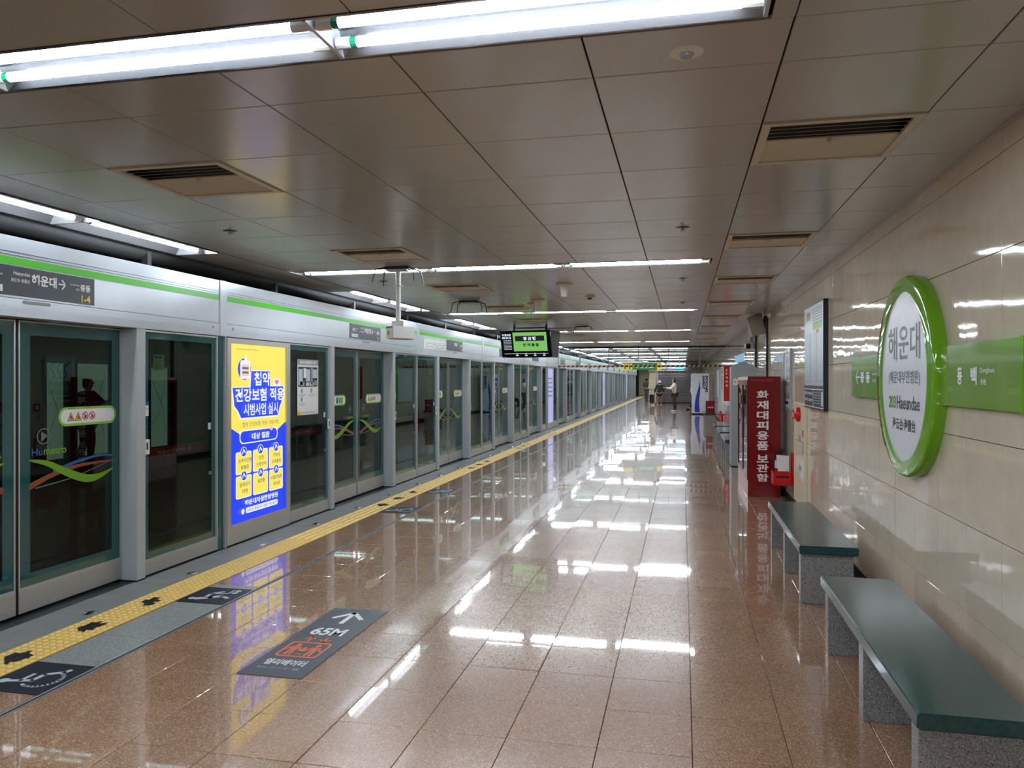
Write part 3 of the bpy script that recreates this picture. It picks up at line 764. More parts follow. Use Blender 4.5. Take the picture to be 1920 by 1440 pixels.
def header(y0, y1, label, signs, idx, detail):
    """the white fascia above the doors; signs = list of (right end y, number)"""
    t = thing('header_fascia', label, 'fascia', (XD, y0, HB), 'white fascia sections above the doors')
    P = PL('D', XD, 0, 0)
    MB().box(-4.40, XD-.004, y0+.056, y1-.056, 2.104, 2.495).build('fascia_panel', 'header_white', t)
    b = MB().box(-4.40, XD, y0+.056, y1-.056, HB, 2.100)
    if detail < 2:
        for q in range(5): b.shape(P, rect(y0+.056, y1-.056, HB+.012+q*.012, HB+.0165+q*.012), 0, .002)
    b.build('fascia_lower_band', 'header_white', t)
    MB().shape(P, rect(y0+.056, y1-.056, 2.312, 2.362), -.004, -.0025).build('green_stripe', 'stripe_green', t)
    g = MB(); g.shape(P, rect(y0+.056, y1-.056, 2.374, 2.377), -.004, -.0025); g.shape(P, rect(y0+.056, y1-.056, 2.394, 2.397), -.004, -.0025)
    g.build('pinstripe', 'navy_line', t)
    MB().box(-4.38, XD-.03, y0+.056, y1-.056, 2.1, 2.104).build('panel_joint', 'frame_dark', t)
    j = MB().box(-4.40, XD+.004, y0-.055, y0+.055, HB, 2.497); j.build('joint_cover', 'header_white', t, bevel=.002)
    bl = MB()
    for yy in (y0+.16, y1-.16): bl.cyl((XD, yy, 2.06), (XD+.012, yy, 2.06), .012, 10)
    bl.build('bolt', 'fixture_metal', t)
    for R, num in signs:
        sg = MB().shape(P, rect(R-1.02, R, 2.117, 2.306), -.004, 0).build('line_sign', 'sign_dark', t)
        MB().shape(P, rrect(R-.62, R-.40, 2.072, 2.092, .009, 4), .002, .006).build('intake_slot', 'paper_grey', t)
        if detail > 2: continue
        text('해운대', P, R-.55, R-.345, 2.20, 2.272, .0005, 'white_ink', sg, .03)
        if detail < 2:
            ar = MB(); ar.stroke(P, [(R-.325, 2.232), (R-.272, 2.232)], .009, .0005, .0015)
            ar.stroke(P, [(R-.296, 2.262), (R-.268, 2.232), (R-.296, 2.202)], .009, .0005, .0015); ar.build('arrow_mark', 'white_ink', sg)
            text('Haeundae', P, R-.69, R-.565, 2.25, 2.275, .0005, 'white_ink', sg)
            text('海云台·海雲台', P, R-.71, R-.565, 2.205, 2.23, .0005, 'white_ink', sg)
            text('Jung-dong', P, R-.225, R-.145, 2.235, 2.252, .0005, 'white_ink', sg)
            text('中洞', P, R-.175, R-.145, 2.205, 2.222, .0005, 'white_ink', sg)
            text('동백', P, R-.94, R-.86, 2.205, 2.255, .0005, 'white_ink', sg, .02)
            text('Dongbaek', P, R-.85, R-.77, 2.235, 2.252, .0005, 'white_ink', sg)
            text('冬柏', P, R-.85, R-.81, 2.205, 2.222, .0005, 'white_ink', sg)
            MB().shape(P, rect(R-.97, R-.77, 2.135, 2.178), 0, .001).build('white_strip', 'paper_white', sg)
        text('중동', P, R-.135, R-.04, 2.205, 2.252, .0005, 'white_ink', sg, .03)
        text(num, P, R-.125, R-.04, 2.128, 2.18, .0005, 'yellow_ink', sg, .03)

sliding_door(.15, -1, 2)
nums = ['1-4', '2-1', '2-2', '2-3', '2-4', '3-1', '3-2', '3-3', '3-4', '4-1', '4-2', '4-3', '4-4', '5-1', '5-2', '5-3']
pn = 0
ends = {0, 4, 8, 12}
jt = [2.2]
post(1.21, 1.30, 'grey post at the far side of the doorway beside the camera')
fixed_panel(1.31, 2.24, 'fixed glass panel left of the view, beside the camera', 2)
fixed_panel(2.25, 3.15, 'fixed glass panel just before the nearest doorway', 2)
for i, c in enumerate(DC):
    det = 0 if i < 2 else (1 if i < 2 else (2 if i < 5 else 3))
    sliding_door(c, i, det)
    post(c-1.07, c-.968, 'slim grey post at the near side of the %s screen doorway' % ORD[i])
    post(c+.968, c+1.07, 'slim grey post at the far side of the %s screen doorway' % ORD[i])
    if i == len(DC)-1: jt.append(c+3); break
    g0, g1 = c+1.07, DC[i+1]-1.07
    if i in ends:
        L = g1-g0
        a = 1.0 if i == 0 else .85
        t, P = fixed_panel(g0, g0+a, 'fixed glass panel with teal border just past the %s doorway' % ORD[i], det, 1)
        bz = thing('panel_divider', 'narrow teal and metal divider after the %s doorway, before the light box' % ORD[i], 'divider', (XP, g0+a, 0), 'dividers beside the light boxes')
        Pb = PL('D', XP, g0+a, 0)
        MB().shape(Pb, rect(.002, .108, .006, HB), -.03, .01).build('teal_fill', 'frit_teal', bz)
        MB().shape(Pb, rect(.095, .118, .006, HB), -.03, .032).build('metal_strip', 'aluminium', bz)
        w_ad = 1.17 if i == 0 else 1.12
        ad_box(g0+a+.12, g0+a+.12+w_ad, 'yellow and blue backlit hospital advert between the first two doorways' if i == 0 else 'pale backlit advert beyond the %s doorway' % ORD[i], i == 0)
        t, P = fixed_panel(g0+a+.12+w_ad+.02, g1, 'fixed glass panel between the light box and the %s doorway' % ORD[i+1], det, 2, 'far')
        if i == 0:
            Pq = PL('D', XP, 0, 0)
            a0, a1 = 7.84, 8.34
            ps = MB().shape(Pq, rect(a0, a1, 1.18, 1.81), .005, .0065).build('notice_poster', 'paper_white', t)
            q = MB(); q.shape(Pq, rect(a0, a1, 1.745, 1.81), .0065, .0072, 0); q.shape(Pq, rect(a0+.02, a1-.02, 1.50, 1.725), .0065, .0072, 1)
            for (x0_, x1_, z0_, z1_, m_) in [(.03,.12,1.52,1.70,2),(.14,.2,1.6,1.71,3),(.2,.3,1.56,1.7,2),(.32,.36,1.52,1.72,0),(.36,.47,1.6,1.7,2),(.06,.16,1.51,1.56,0),(.3,.38,1.51,1.55,3),(.4,.47,1.515,1.57,0),(.2,.28,1.51,1.55,2)]:
                q.shape(Pq, rect(a0+x0_, a0+x1_, z0_, z1_), .0072, .0078, m_)
            for xx in (.04, .27):
                for zz in (1.44, 1.34):
                    if xx > .2 and zz < 1.4: continue
                    q.shape(Pq, ell(a0+xx+.06, zz+.015, .025, .03, 10), .0065, .0072, 0)
                    for r_ in range(3): q.shape(Pq, rect(a0+xx, a0+xx+.16-.02*r_, zz-.028-.012*r_, zz-.024-.012*r_), .0065, .0072, 0)
            q.shape(Pq, rect(a0, a0+.08, 1.18, 1.225), .0065, .0072, 4)
            q.build('poster_print', ['paper_grey', 'frame_dark', 'pale_blue', 'white_ink', 'warn_yellow'], ps)
            text('열차내 불법촬영 금지', Pq, a0+.06, a0+.45, 1.76, 1.795, .0072, 'white_ink', ps, .02)
            text('범죄예방 캠페인', Pq, a0+.12, a0+.42, 1.195, 1.213, .0072, 'grey_ink', ps)
        jt.append(g0+a+.055)
    else:
        mid = (g0+g1)/2
        fixed_panel(g0, mid-.004, 'fixed glass panel just past the %s doorway, nearer of the pair' % ORD[i], det, 1, 'near')
        fixed_panel(mid+.004, g1, 'fixed glass panel just before the %s doorway, further of the pair' % ORD[i+1], det, 2, 'far')
        jt.append(mid)
R0 = {0: 4.775, 1: 10.17, 2: 14.3, 3: 18.4}
for i in range(len(jt)-1):
    R = R0.get(i, DC[i]+.5)
    header(jt[i], jt[i+1], 'white metal fascia with a green stripe above the %s screen doorway' % ORD[i], [(R, nums[i])], i, 0 if i < 2 else (2 if i < 5 else 3))
header(-1.5, 2.2, 'white metal fascia with a green stripe, left of the view', [], -1, 3)
# route map beside the third sign
P = PL('D', XD, 0, 0)
rm = MB().shape(P, rect(12.02, 13.25, 2.10, 2.26), -.002, .004).build('route_map', 'paper_white')
tag(rm, 'long pale route map strip on the fascia left of the third dark line sign', 'map'); ORG[rm.name] = Vector((0, 0, 0))
q = MB()
for r_ in range(4): q.stroke(P, [(12.1, 2.13+.03*r_), (12.5, 2.135+.03*r_), (12.7, 2.12+.03*r_), (13.2, 2.14+.028*r_)], .006, .004, .005, r_ % 2)
for r_ in range(12): q.shape(P, ell(12.15+.09*r_, 2.16+.02*(r_ % 3), .008, .008, 8), .004, .0056, 2)
q.build('map_print', ['wave_grey', 'sticker_green', 'warn_red'], rm)

# sill and track-side depth
struct(MB().box(-4.40, -4.18, YB, YE, -.03, .001).build('trim_2', 'frame_dark'))
# opposite platform: edge, screen frames, two pale map boards and someone standing there
struct(MB().box(-11.8, -9.2, YB, YE, -1.2, 0).build('platform_opposite', 'tunnel_dark'))

def lightmap(y0, y1, z0, z1, label, m):
    t = thing('map_board', label, 'map board', (-11.75, y0, z0), None)
    P = PL('D', -11.75, 0, 0)
    MB().shape(P, rect(y0, y1, z0, z1), 0, .05).build('map_face', m, t)  # no lamp inside: the lit look is put into the face colour
    g = MB(); w_ = y1-y0; ribbon(g, P, [(y0+.1*w_, z1-.1), (y0+.3*w_, z0+1.3), (y0+.7*w_, z0+.9), (y0+.9*w_, z0+.3)], .03, .09, .054, 0); ribbon(g, P, [(y0+.1*w_, z0+.5), (y0+.5*w_, z0+.8), (y0+.9*w_, z1-.2)], .02, .06, .055, 0)
    g.build('map_lines', 'map_glow_olive', t)
    MB().ring(P, rect(y0-.06, y1+.06, z0-.06, z1+.06), rect(y0, y1, z0, z1), 0, .08).build('map_frame', 'frame_dark', t)

lightmap(12.2, 12.62, .061, 1.9, 'narrow pale green lit map board on the dark opposite platform', 'map_glow')
lightmap(12.95, 13.8, .061, 1.9, 'wider pale green lit map board on the dark opposite platform', 'map_glow')
lightmap(15.1, 15.7, .061, 1.85, 'pale lit board seen through the first fixed glass panel', 'map_glow')

# ------------------------------------------------------------------ floor stickers
def floor_mat(y0, y1, kind, label):
    t = thing('floor_mat_sign', label, 'floor sticker', (-3.34, y0, .002), None)
    MB().box(-3.53, -3.152, y0, y1, .0, .003).build('mat_sheet', 'mat_navy', t, bevel=.0008)
    P = PL('E', -3.34, (y0+y1)/2, .003); g = MB()
    if kind == 'wheelchair':
        g.shape(P, ell(-.075, .135, .028, .028, 14), 0, .0012)
        g.stroke(P, [(-.07, .10), (-.045, -.01), (.04, -.01), (.085, -.09), (.115, -.10)], .026, 0, .0012)
        g.stroke(P, [(-.06, .05), (.03, .05)], .02, 0, .0012)
        arc = [(-.02+.095*math.cos(a), -.055+.095*math.sin(a)) for a in [math.radians(145+i*14) for i in range(15)]]
        g.stroke(P, arc, .018, 0, .0012)
    else:
        g.shape(P, ell(-.10, .12, .026, .026, 14), 0, .0012)
        g.stroke(P, [(-.10, .08), (-.06, 0), (-.01, -.06)], .05, 0, .0012)
        g.stroke(P, [(-.06, .04), (.03, .05), (.09, -.01)], .03, 0, .0012)
        g.stroke(P, [(-.01, -.06), (-.05, -.13)], .03, 0, .0012)
        g.stroke(P, [(.03, .06), (.06, -.07), (.14, -.07)], .014, 0, .0012)
        g.shape(P, ell(.08, -.11, .022, .022, 12), 0, .0012); g.shape(P, ell(.13, -.11, .022, .022, 12), 0, .0012)
    g.build('pictogram', 'sticker_grey', t)
floor_mat(3.235, 3.625, 'wheelchair', 'dark floor sticker with a pale wheelchair symbol, at the left frame edge')
floor_mat(4.82, 5.21, 'stroller', 'dark floor sticker with a pale figure, before the backlit advert')
floor_mat(8.58, 9.02, 'wheelchair', 'dark floor sticker by the second screen doorway, near side')
floor_mat(10.2, 10.58, 'stroller', 'dark floor sticker by the second screen doorway, far side')
floor_mat(22.9, 23.3, 'stroller', 'small distant dark floor sticker past the fifth doorway')

def footprints(yc, label, order):
    for q, (dy, pose) in enumerate(((-.6, 0), (-.04, 1), (.52, 2))):
        t = MB(); P = PL('E', -3.69, yc+dy, .0075)
        if pose == 0: pts = [(-.12, -.02), (-.03, .075), (.06, .075), (.05, .03), (.12, .0), (.07, -.02), (.04, -.09), (-.03, -.08), (-.06, -.06)]
        elif pose == 1: pts = [(-.12, .01), (-.06, .07), (0, .05), (.07, .06), (.07, .02), (.05, -.02), (.09, -.07), (.02, -.07), (-.01, -.05), (-.08, -.08), (-.07, -.03)]
        else: pts = [(-.10, -.05), (-.04, .06), (.03, .07), (.02, .03), (.10, .05), (.11, .0), (.05, -.01), (.04, -.07), (-.03, -.03), (-.05, -.09)]
        pts = [(a*.85, b_*.85) for a, b_ in pts]; t.shape(P, pts, 0, .0016)
        t.stroke(P, [(-.10, -.03), (.0, .02), (.08, .0)], .02, .0, .002)
        o = t.build('footprint_sticker', 'black_ink'); 
        tag(o, 'black waiting mark on the yellow paving, %s of the three by the %s doorway' % (['near one', 'middle one', 'far one'][q], order), 'floor sticker', 'black marks on the tactile paving')
for i in range(5): footprints(DC[i], '', ORD[i])

t = thing('elevator_floor_sign', 'slate floor sticker with an arrow, 65M and an orange lift symbol', 'floor sticker', (-2.155, 3.71, 0))
x0, x1, y0, y1 = -2.345, -1.965, 3.71, 4.92
MB().box(x0, x1, y0, y1, .0, .0028).build('sticker_sheet', 'mat_slate', t, bevel=.0006)
P = PL('F', -2.155, 3.71, .0028); H = y1-y0
g = MB(); g.stroke(P, [(-.005, H-.30), (-.005, H-.09)], .032, 0, .001); g.stroke(P, [(-.10, H-.205), (-.005, H-.085), (.09, H-.205)], .032, 0, .001)
g.build('arrow_mark', 'white_ink', t)
text('65M', P, -.115, .105, .665, .80, .0, 'white_ink', t, .03)
g = MB()
g.ring(P, rrect(-.135, .125, .285, .53, .03), rrect(-.121, .111, .303, .512, .02), 0, .001)
for sx in (-.07, .055):
    g.shape(P, ell(sx, .475, .017, .022, 12), 0, .001); g.shape(P, rect(sx-.022, sx+.022, .385, .452), 0, .001)
    g.stroke(P, [(sx-.022, .445), (sx-.045, .39)], .014, 0, .001); g.stroke(P, [(sx+.022, .445), (sx+.045, .39)], .014, 0, .001)
    g.stroke(P, [(sx-.011, .38), (sx-.014, .32)], .017, 0, .001); g.stroke(P, [(sx+.011, .38), (sx+.014, .32)], .017, 0, .001)
g.shape(P, ell(-.007, .43, .012, .015, 10), 0, .001); g.stroke(P, [(-.007, .41), (-.007, .36)], .022, 0, .001); g.stroke(P, [(-.02, .33), (-.007, .37), (.006, .33)], .01, 0, .001)
for sx, u in ((-.055, 1), (.045, -1)):
    c0 = .585
    g.stroke(P, [(sx, c0-.035*u), (sx, c0+.03*u)], .016, 0, .001); g.stroke(P, [(sx-.032, c0-.0*u), (sx, c0+.04*u), (sx+.032, c0-.0*u)], .014, 0, .001)
g.build('lift_pictogram', 'orange_ink', t)
text('엘리베이터', P, -.13, .115, .155, .24, 0, 'white_ink', t, .02)
text('Elevator  エレベーター  电梯', P, -.13, .115, .10, .13, 0, 'sticker_grey', t)

# ------------------------------------------------------------------ benches
def bench(y0, y1, label, x0=.80, x1=1.19, legs=None):
    t = thing('stone_bench', label, 'bench', (x0, y0, 0), 'stone benches along the tiled wall')
    MB().box(x0, x1, y0, y1, .355, .415).build('seat', 'bench_green', t, bevel=.006, smooth=True)
    legs = legs or [y0+.05, (y0+y1)/2-.045, y1-.14]
    for l in legs: MB().box(x0+.015, x1-.025, l, l+.09, 0, .355).build('leg', 'leg_granite', t, bevel=.003)
bench(2.925, 4.86, 'dark green stone bench on grey granite legs, nearest to the camera', legs=[2.965, 3.82, 4.70])
bench(5.70, 7.75, 'dark green stone bench in front of the red cabinet, second from the camera', legs=[5.745, 6.62, 7.56])
bench(15.45, 17.3, 'dark stone bench just behind the grey cabinet')
bench(17.75, 19.65, 'dark stone bench, middle of the three behind the grey cabinet')
bench(20.1, 22.0, 'dark stone bench, furthest of the three behind the grey cabinet')
bench(27.5, 29.4, 'dark stone bench with a red box on it, before the vending machine', .74, 1.14)

# ------------------------------------------------------------------ station name sign
t = thing('station_name_sign', 'large round white station sign with a green rim on green side arms', 'sign', (XW, 5.07, 1.6))
P = PL('W', XW, 5.07, 1.6)
def dome_ring(P, ra, rb, ri_a, ri_b, c0, c1, n=72):
    b = MB(); prof = [(1.0, c0), (1.0, c1-.02), (.985, c1-.006), (.96, c1)]
    vs = []
    for f, c in prof: vs += [P(ra*f*math.cos(2*PI*i/n), rb*f*math.sin(2*PI*i/n), c) for i in range(n)]
    for c in (c1, c1-.012): vs += [P(ri_a*math.cos(2*PI*i/n), ri_b*math.sin(2*PI*i/n), c) for i in range(n)]
    fs = [(j*n+i, j*n+(i+1) % n, (j+1)*n+(i+1) % n, (j+1)*n+i) for j in range(5) for i in range(n)]
    return b.add(vs, fs)
MB().shape(P, rrect(-1.60, 1.75, -.155, .155, .004, 1), .0, .035).build('side_arm_band', 'sign_green', t, bevel=.004)
e = MB(); e.shape(P, rect(1.60-.0, 1.63, -.158, .158), .0, .04); e.build('arm_end_trim', 'sign_rim', t)
dome_ring(P, .62, .61, .505, .515, 0, .075).build('round_rim', 'sign_rim', t, smooth=True)
face = MB().shape(P, ell(0, 0, .507, .517, 64), .03, .062).build('round_face', 'sign_white', t)
c = .0625
text('해운대', P, -.34, .34, .10, .31, c, 'sign_ink', face, .012)
text('(해운대부민병원)', P, -.33, .34, -.055, .035, c, 'grey_ink', face, .01)
text('203', P, -.325, -.165, -.20, -.12, c, 'sign_rim', face, .03)
text('Haeundae', P, -.14, .335, -.20, -.118, c, 'black_ink', face, .015)
text('海云台·海雲台', P, -.24, .25, -.33, -.255, c, 'black_ink', face, .02)
c = .036
text('동', P, .86, .93, -.045, .04, c, 'white_ink', t, .04)
text('백', P, 1.04, 1.12, -.045, .04, c, 'white_ink', t, .04)
text('Dongbaek', P, 1.16, 1.33, .005, .035, c, 'white_ink', t, .005)
text('冬柏', P, 1.165, 1.23, -.045, -.015, c, 'white_ink', t, .01)
a = MB(); a.stroke(P, [(-1.42, 0), (-1.30, 0)], .012, c, c+.001); a.stroke(P, [(-1.36, .05), (-1.43, 0), (-1.36, -.05)], .012, c, c+.001); a.build('arrow_mark', 'white_ink', t)
text('중', P, -1.27, -1.15, -.045, .035, c, 'white_ink', t, .04)
text('동', P, -1.09, -.97, -.045, .035, c, 'white_ink', t, .04)
text('Jung-dong', P, -.90, -.70, .01, .03, c, 'white_ink', t)
text('中洞', P, -.90, -.80, -.04, -.015, c, 'white_ink', t)

# ------------------------------------------------------------------ timetable board
t = thing('timetable_board', 'tall dark-framed timetable board on the tiled wall left of the round sign', 'notice board', (XW, 8.48, 1.8))
P = PL('W', XW, 8.48, 1.82)
MB().shape(P, rect(-.60, .60, -.545, .545), 0, .045).build('board_frame', 'frame_dark', t, bevel=.003)
MB().shape(P, rect(-.57, .585, -.30, .53), .045, .047).build('timetable_sheet', 'pale_blue', t)
g = MB(); c = .047
for r_ in range(26): g.shape(P, rect(-.55, .565, .235-.02*r_, .2385-.02*r_), c, c+.0008, 0)
for a in (-.18, .2): g.shape(P, rect(a, a+.012, -.29, .25), c, c+.001, 1)
for r_ in range(6):
    for s_ in range(3): g.shape(P, rect(.0+.18*s_, .15+.18*s_, .48-.028*r_, .488-.028*r_), c, c+.0008, 2)
g.shape(P, rect(.0, .5, .275, .34), c, c+.001, 3); g.shape(P, rrect(-.42, -.18, .40, .48, .03), c, c+.001, 4); g.shape(P, rrect(.2, .34, .235, .27, .01), c, c+.0012, 4)
g.build('timetable_print', ['paper_grey', 'grey_ink', 'wave_grey', 'sticker_green', 'hazard_yellow'], t)
g = MB(); g.ring(P, rect(-.575, .59, -.525, -.335), rect(-.565, .58, -.517, -.343), .045, .0465, 0); g.shape(P, rect(-.01, 0, -.52, -.34), .045, .0465, 0)
for r_ in range(5): g.shape(P, rect(.03, .45, -.375-.027*r_, -.367-.027*r_), .045, .0462, 1)
g.shape(P, rect(.49, .56, -.5, -.36), .045, .0465, 0); g.build('footer_print', ['paper_white', 'paper_grey'], t)
text('첫차 05:22', P, -.54, -.05, -.40, -.365, .0455, 'white_ink', t, .02)
text('막차 24:05', P, -.54, -.05, -.47, -.435, .0455, 'white_ink', t, .02)

# framed advert poster
t = thing('framed_poster', 'narrow metal-framed poster on the tiled wall between red cabinet and timetable', 'poster', (XW, 10.72, 1.57))
P = PL('W', XW, 10.72, 1.575)
MB().ring(P, rect(-.35, .35, -.40, .40), rect(-.31, .31, -.36, .36), 0, .03).build('poster_frame', 'aluminium', t)
MB().shape(P, rect(-.31, .31, -.36, .36), .0, .015).build('poster_sheet', 'paper_white', t)
g = MB()
for q in range(3): ribbon(g, P, [(-.2+.16*q, .32), (-.05+.14*q, .2), (-.1+.12*q, .08), (.02+.1*q, .0)], (.01, .05), 0, .017, 0)
g.shape(P, rect(-.28, .28, -.25, -.02), .015, .0165, 1); g.shape(P, rect(-.25, .1, -.32, -.28), .015, .0165, 0)
for q in range(5): g.shape(P, ell(-.2+.1*q, -.12-.02*(q % 2), .04, .06, 12), .0165, .0175, 2)
g.build('poster_print', ['frame_dark', 'paper_grey', 'pink_white'], t)

# hydrant cabinet
t = thing('hydrant_cabinet', 'cream wall hydrant cabinet with a red alarm bell beside the timetable', 'hydrant cabinet', (XW, 9.57, .12))
P = PL('W', XW, 9.57, 0)
MB().ring(P, rect(-.40, .40, .12, 1.31), rect(-.365, .365, .155, 1.275), 0, .035).build('cabinet_frame', 'cream_paint', t, bevel=.003)
MB().shape(P, rect(-.36, .36, .86, 1.27), .0, .022).build('upper_door', 'cream_paint', t, bevel=.002)
MB().shape(P, rect(-.36, .36, .16, .85), .0, .022).build('lower_door', 'cream_paint', t, bevel=.002)
bb = MB()
for f, cc in ((.085, .022), (.085, .05)): pass
n = 22; vs = []
for r_, cc in ((.085, .022), (.085, .05), (.07, .07), (.03, .085)): vs += [P(-.02+r_*math.cos(2*PI*i/n), 1.17+r_*math.sin(2*PI*i/n), cc) for i in range(n)]
bb.add(vs, [(j*n+i, j*n+(i+1) % n, (j+1)*n+(i+1) % n, (j+1)*n+i) for j in range(3) for i in range(n)]+[tuple(range(3*n, 4*n))])
bb.build('alarm_bell', 'bright_red', t, smooth=True)
g = MB(); g.shape(P, rect(.2, .33, .92, 1.0), .022, .024, 0); g.shape(P, rect(.2, .33, .72, .86), .022, .024, 1); g.shape(P, rect(-.05, .08, .86, .93), .022, .024, 1)
g.build('cabinet_labels', ['bright_red', 'paper_grey'], t)
text('소화전', P, -.1, .15, .5, .58, .023, 'paper_grey', t, .03)
MB().shape(P, rect(.0, .34, .42, .64), .0215, .0228).build('instruction_sheet', 'paper_white', t)
o = MB().shape(PL('W', XW, 9.57, 0), rect(-.72, -.6, 1.08, 1.2), 0, .01); o = o.build('red_wall_tag', 'bright_red')
tag(o, 'small red tag on the wall left of the hydrant cabinet bell', 'sign')
ORG[o.name] = Vector((0, 0, 0)); MB().shape(P, rect(-.69, -.63, 1.11, 1.17), .01, .011).build('tag_print', 'white_ink', o)
o = MB().shape(P, rect(-.70, -.67, .92, 1.05), 0, .02).build('wall_key_hook', 'paper_grey'); tag(o, 'thin grey bracket hanging under the small red wall tag', 'bracket')

# fire extinguisher in its holder
t = thing('extinguisher_holder', 'red wall holder with a bin for the fire extinguisher beside the red cabinet', 'holder', (1.34, 10.3, .2))
MB().box(1.335, XW-.001, 10.17, 10.25, .26, .66).build('back_plate', 'bright_red', t, bevel=.004)
b = MB(); b.box(1.13, 1.33, 10.15, 10.165, .26, .42); b.box(1.13, 1.33, 10.385, 10.40, .26, .42); b.box(1.115, 1.13, 10.15, 10.40, .26, .42); b.box(1.115, 1.34, 10.15, 10.40, .25, .262); b.build('bin', 'bright_red', t)
MB().box(1.15, 1.30, 10.147, 10.150, .345, .37).build('bin_print', 'black_ink', t)
t = thing('fire_extinguisher', 'red fire extinguisher with a white tag standing in the wall holder', 'extinguisher', (1.22, 10.27, .262))
MB().lathe((1.22, 10.27, .264), [(.06, 0), (.075, .01), (.075, .27), (.06, .32), (.025, .345), (.022, .36)], 20).build('bottle', 'bright_red', t, smooth=True)
MB().lathe((1.22, 10.27, .46), [(.0765, 0), (.0765, .09)], 20).build('bottle_label', 'paper_white', t, smooth=True)
b = MB(); b.box(1.20, 1.24, 10.25, 10.29, .62, .67); b.box(1.15, 1.26, 10.262, 10.278, .665, .68); b.box(1.15, 1.25, 10.262, 10.278, .69, .702); b.cyl((1.22, 10.27, .66), (1.22, 10.27, .70), .012, 8); b.build('valve_handle', 'black', t)
b = MB(); pts = [(1.20, 10.26, .65), (1.14, 10.24, .63), (1.125, 10.235, .55), (1.125, 10.235, .46), (1.13, 10.24, .40)]
for i in range(4): b.cyl(pts[i], pts[i+1], .011, 8)
b.build('hose', 'black', t)
b = MB(); b.add([(1.15, 10.155, .635), (1.30, 10.155, .625), (1.30, 10.15, .43), (1.17, 10.145, .43), (1.15, 10.159, .635), (1.30, 10.159, .625), (1.30, 10.154, .43), (1.17, 10.149, .43)],
      [(0,1,2,3),(7,6,5,4),(0,4,5,1),(1,5,6,2),(2,6,7,3),(3,7,4,0)])
cd = b.build('inspection_card', 'paper_white', t)

# red evacuation supplies cabinet
t = thing('evacuation_cabinet', 'tall dark red cabinet of evacuation supplies with white vertical lettering', 'cabinet', (.86, 10.82, 0))
ya, yb_ = 10.82, 12.7
MB().box(.86, 1.28, ya, ya+.025, 0, 1.625).build('near_side_panel', 'red_paint', t, bevel=.003)
MB().box(.86, 1.28, yb_-.025, yb_, 0, 1.625).build('far_side_panel', 'red_paint', t)
MB().box(1.26, 1.28, ya+.025, yb_-.025, 0, 1.62).build('back_panel', 'red_paint', t)
MB().box(.86, 1.26, ya+.025, yb_-.025, 1.575, 1.622).build('top_panel', 'pink_white', t)
MB().box(.86, 1.26, ya+.025, yb_-.025, 0, .22).build('base_panel', 'pink_white', t)
for y_ in (ya+.025, (ya+yb_)/2):
    d = MB(); y2 = y_+(yb_-ya)/2-.03; P = PL('W', .86, y2, .22); W_ = y2-y_
    d.ring(P, rect(0, W_, 0, 1.355), rect(.06, W_-.06, .07, 1.285), -.015, .008)
    dd = d.build('cabinet_door', 'red_paint', t)
    MB().shape(P, rect(.06, W_-.06, .07, 1.285), -.008, -.003).build('door_glass_pane', 'cabinet_glass', dd)
    MB().shape(P, rect(W_-.05, W_-.02, .5, .75), .008, .03).build('door_handle', 'aluminium', dd)
for z_ in (.6, 1.0, 1.35): MB().box(.90, 1.25, ya+.03, yb_-.03, z_, z_+.02).build('shelf', 'wood_orange', t)
MB().box(1.235, 1.255, ya+.03, yb_-.03, .23, 1.57).build('inner_lining', 'wood_orange', t)
P = PL('S', .86, ya, 0); cc = .001
for i, ch in enumerate('화재대피용품'): text(ch, P, .115, .265, 1.375-.137*i-.055, 1.375-.137*i+.06, cc, 'white_ink', t, .03)
for i, ch in enumerate('보관함'): text(ch, P, .115, .265, .515-.127*i-.05, .515-.127*i+.055, cc, 'white_ink', t, .03)
text('The Evacuation Supplies', P, .04, .33, 1.555, 1.59, cc, 'red_text', t)

# grey cabinet behind it
t = thing('service_cabinet', 'tall light grey cabinet with a sloping top behind the red cabinet', 'cabinet', (.86, 14.45, 0))
P = PL('S', .86, 14.45, 0)
b = MB(); b.shape(P, [(0, .02), (.45, .02), (.45, 1.80), (.25, 1.90), (.16, 1.90), (0, 1.81)], -.5, 0); b.build('cabinet_body', 'cabinet_grey', t, bevel=.004)
MB().box(.875, 1.30, 14.47, 14.93, 0, .022).build('plinth', 'black', t)
g = MB(); g.shape(P, rect(.02, .16, 1.615, 1.66), 0, .002, 0); g.shape(P, rect(.03, .14, 1.48, 1.60), 0, .002, 1); g.shape(P, rect(.055, .075, 1.53, 1.55), .002, .004, 2); g.build('side_labels', ['paper_grey', 'cream_paint', 'frame_dark'], t)
t = thing('display_flag', 'small pale blue screen standing on top of the grey cabinet', 'screen', (.95, 14.6, 1.88))
P = PL('S', .94, 14.6, 1.87); MB().shape(P, [(0, .02), (.16, .05), (.16, .20), (0, .14)], -.02, 0).build('screen_face', 'lcd_blue', t); MB().shape(P, rect(.05, .09, 0, .04), -.02, -.005).build('screen_stem', 'aluminium', t)

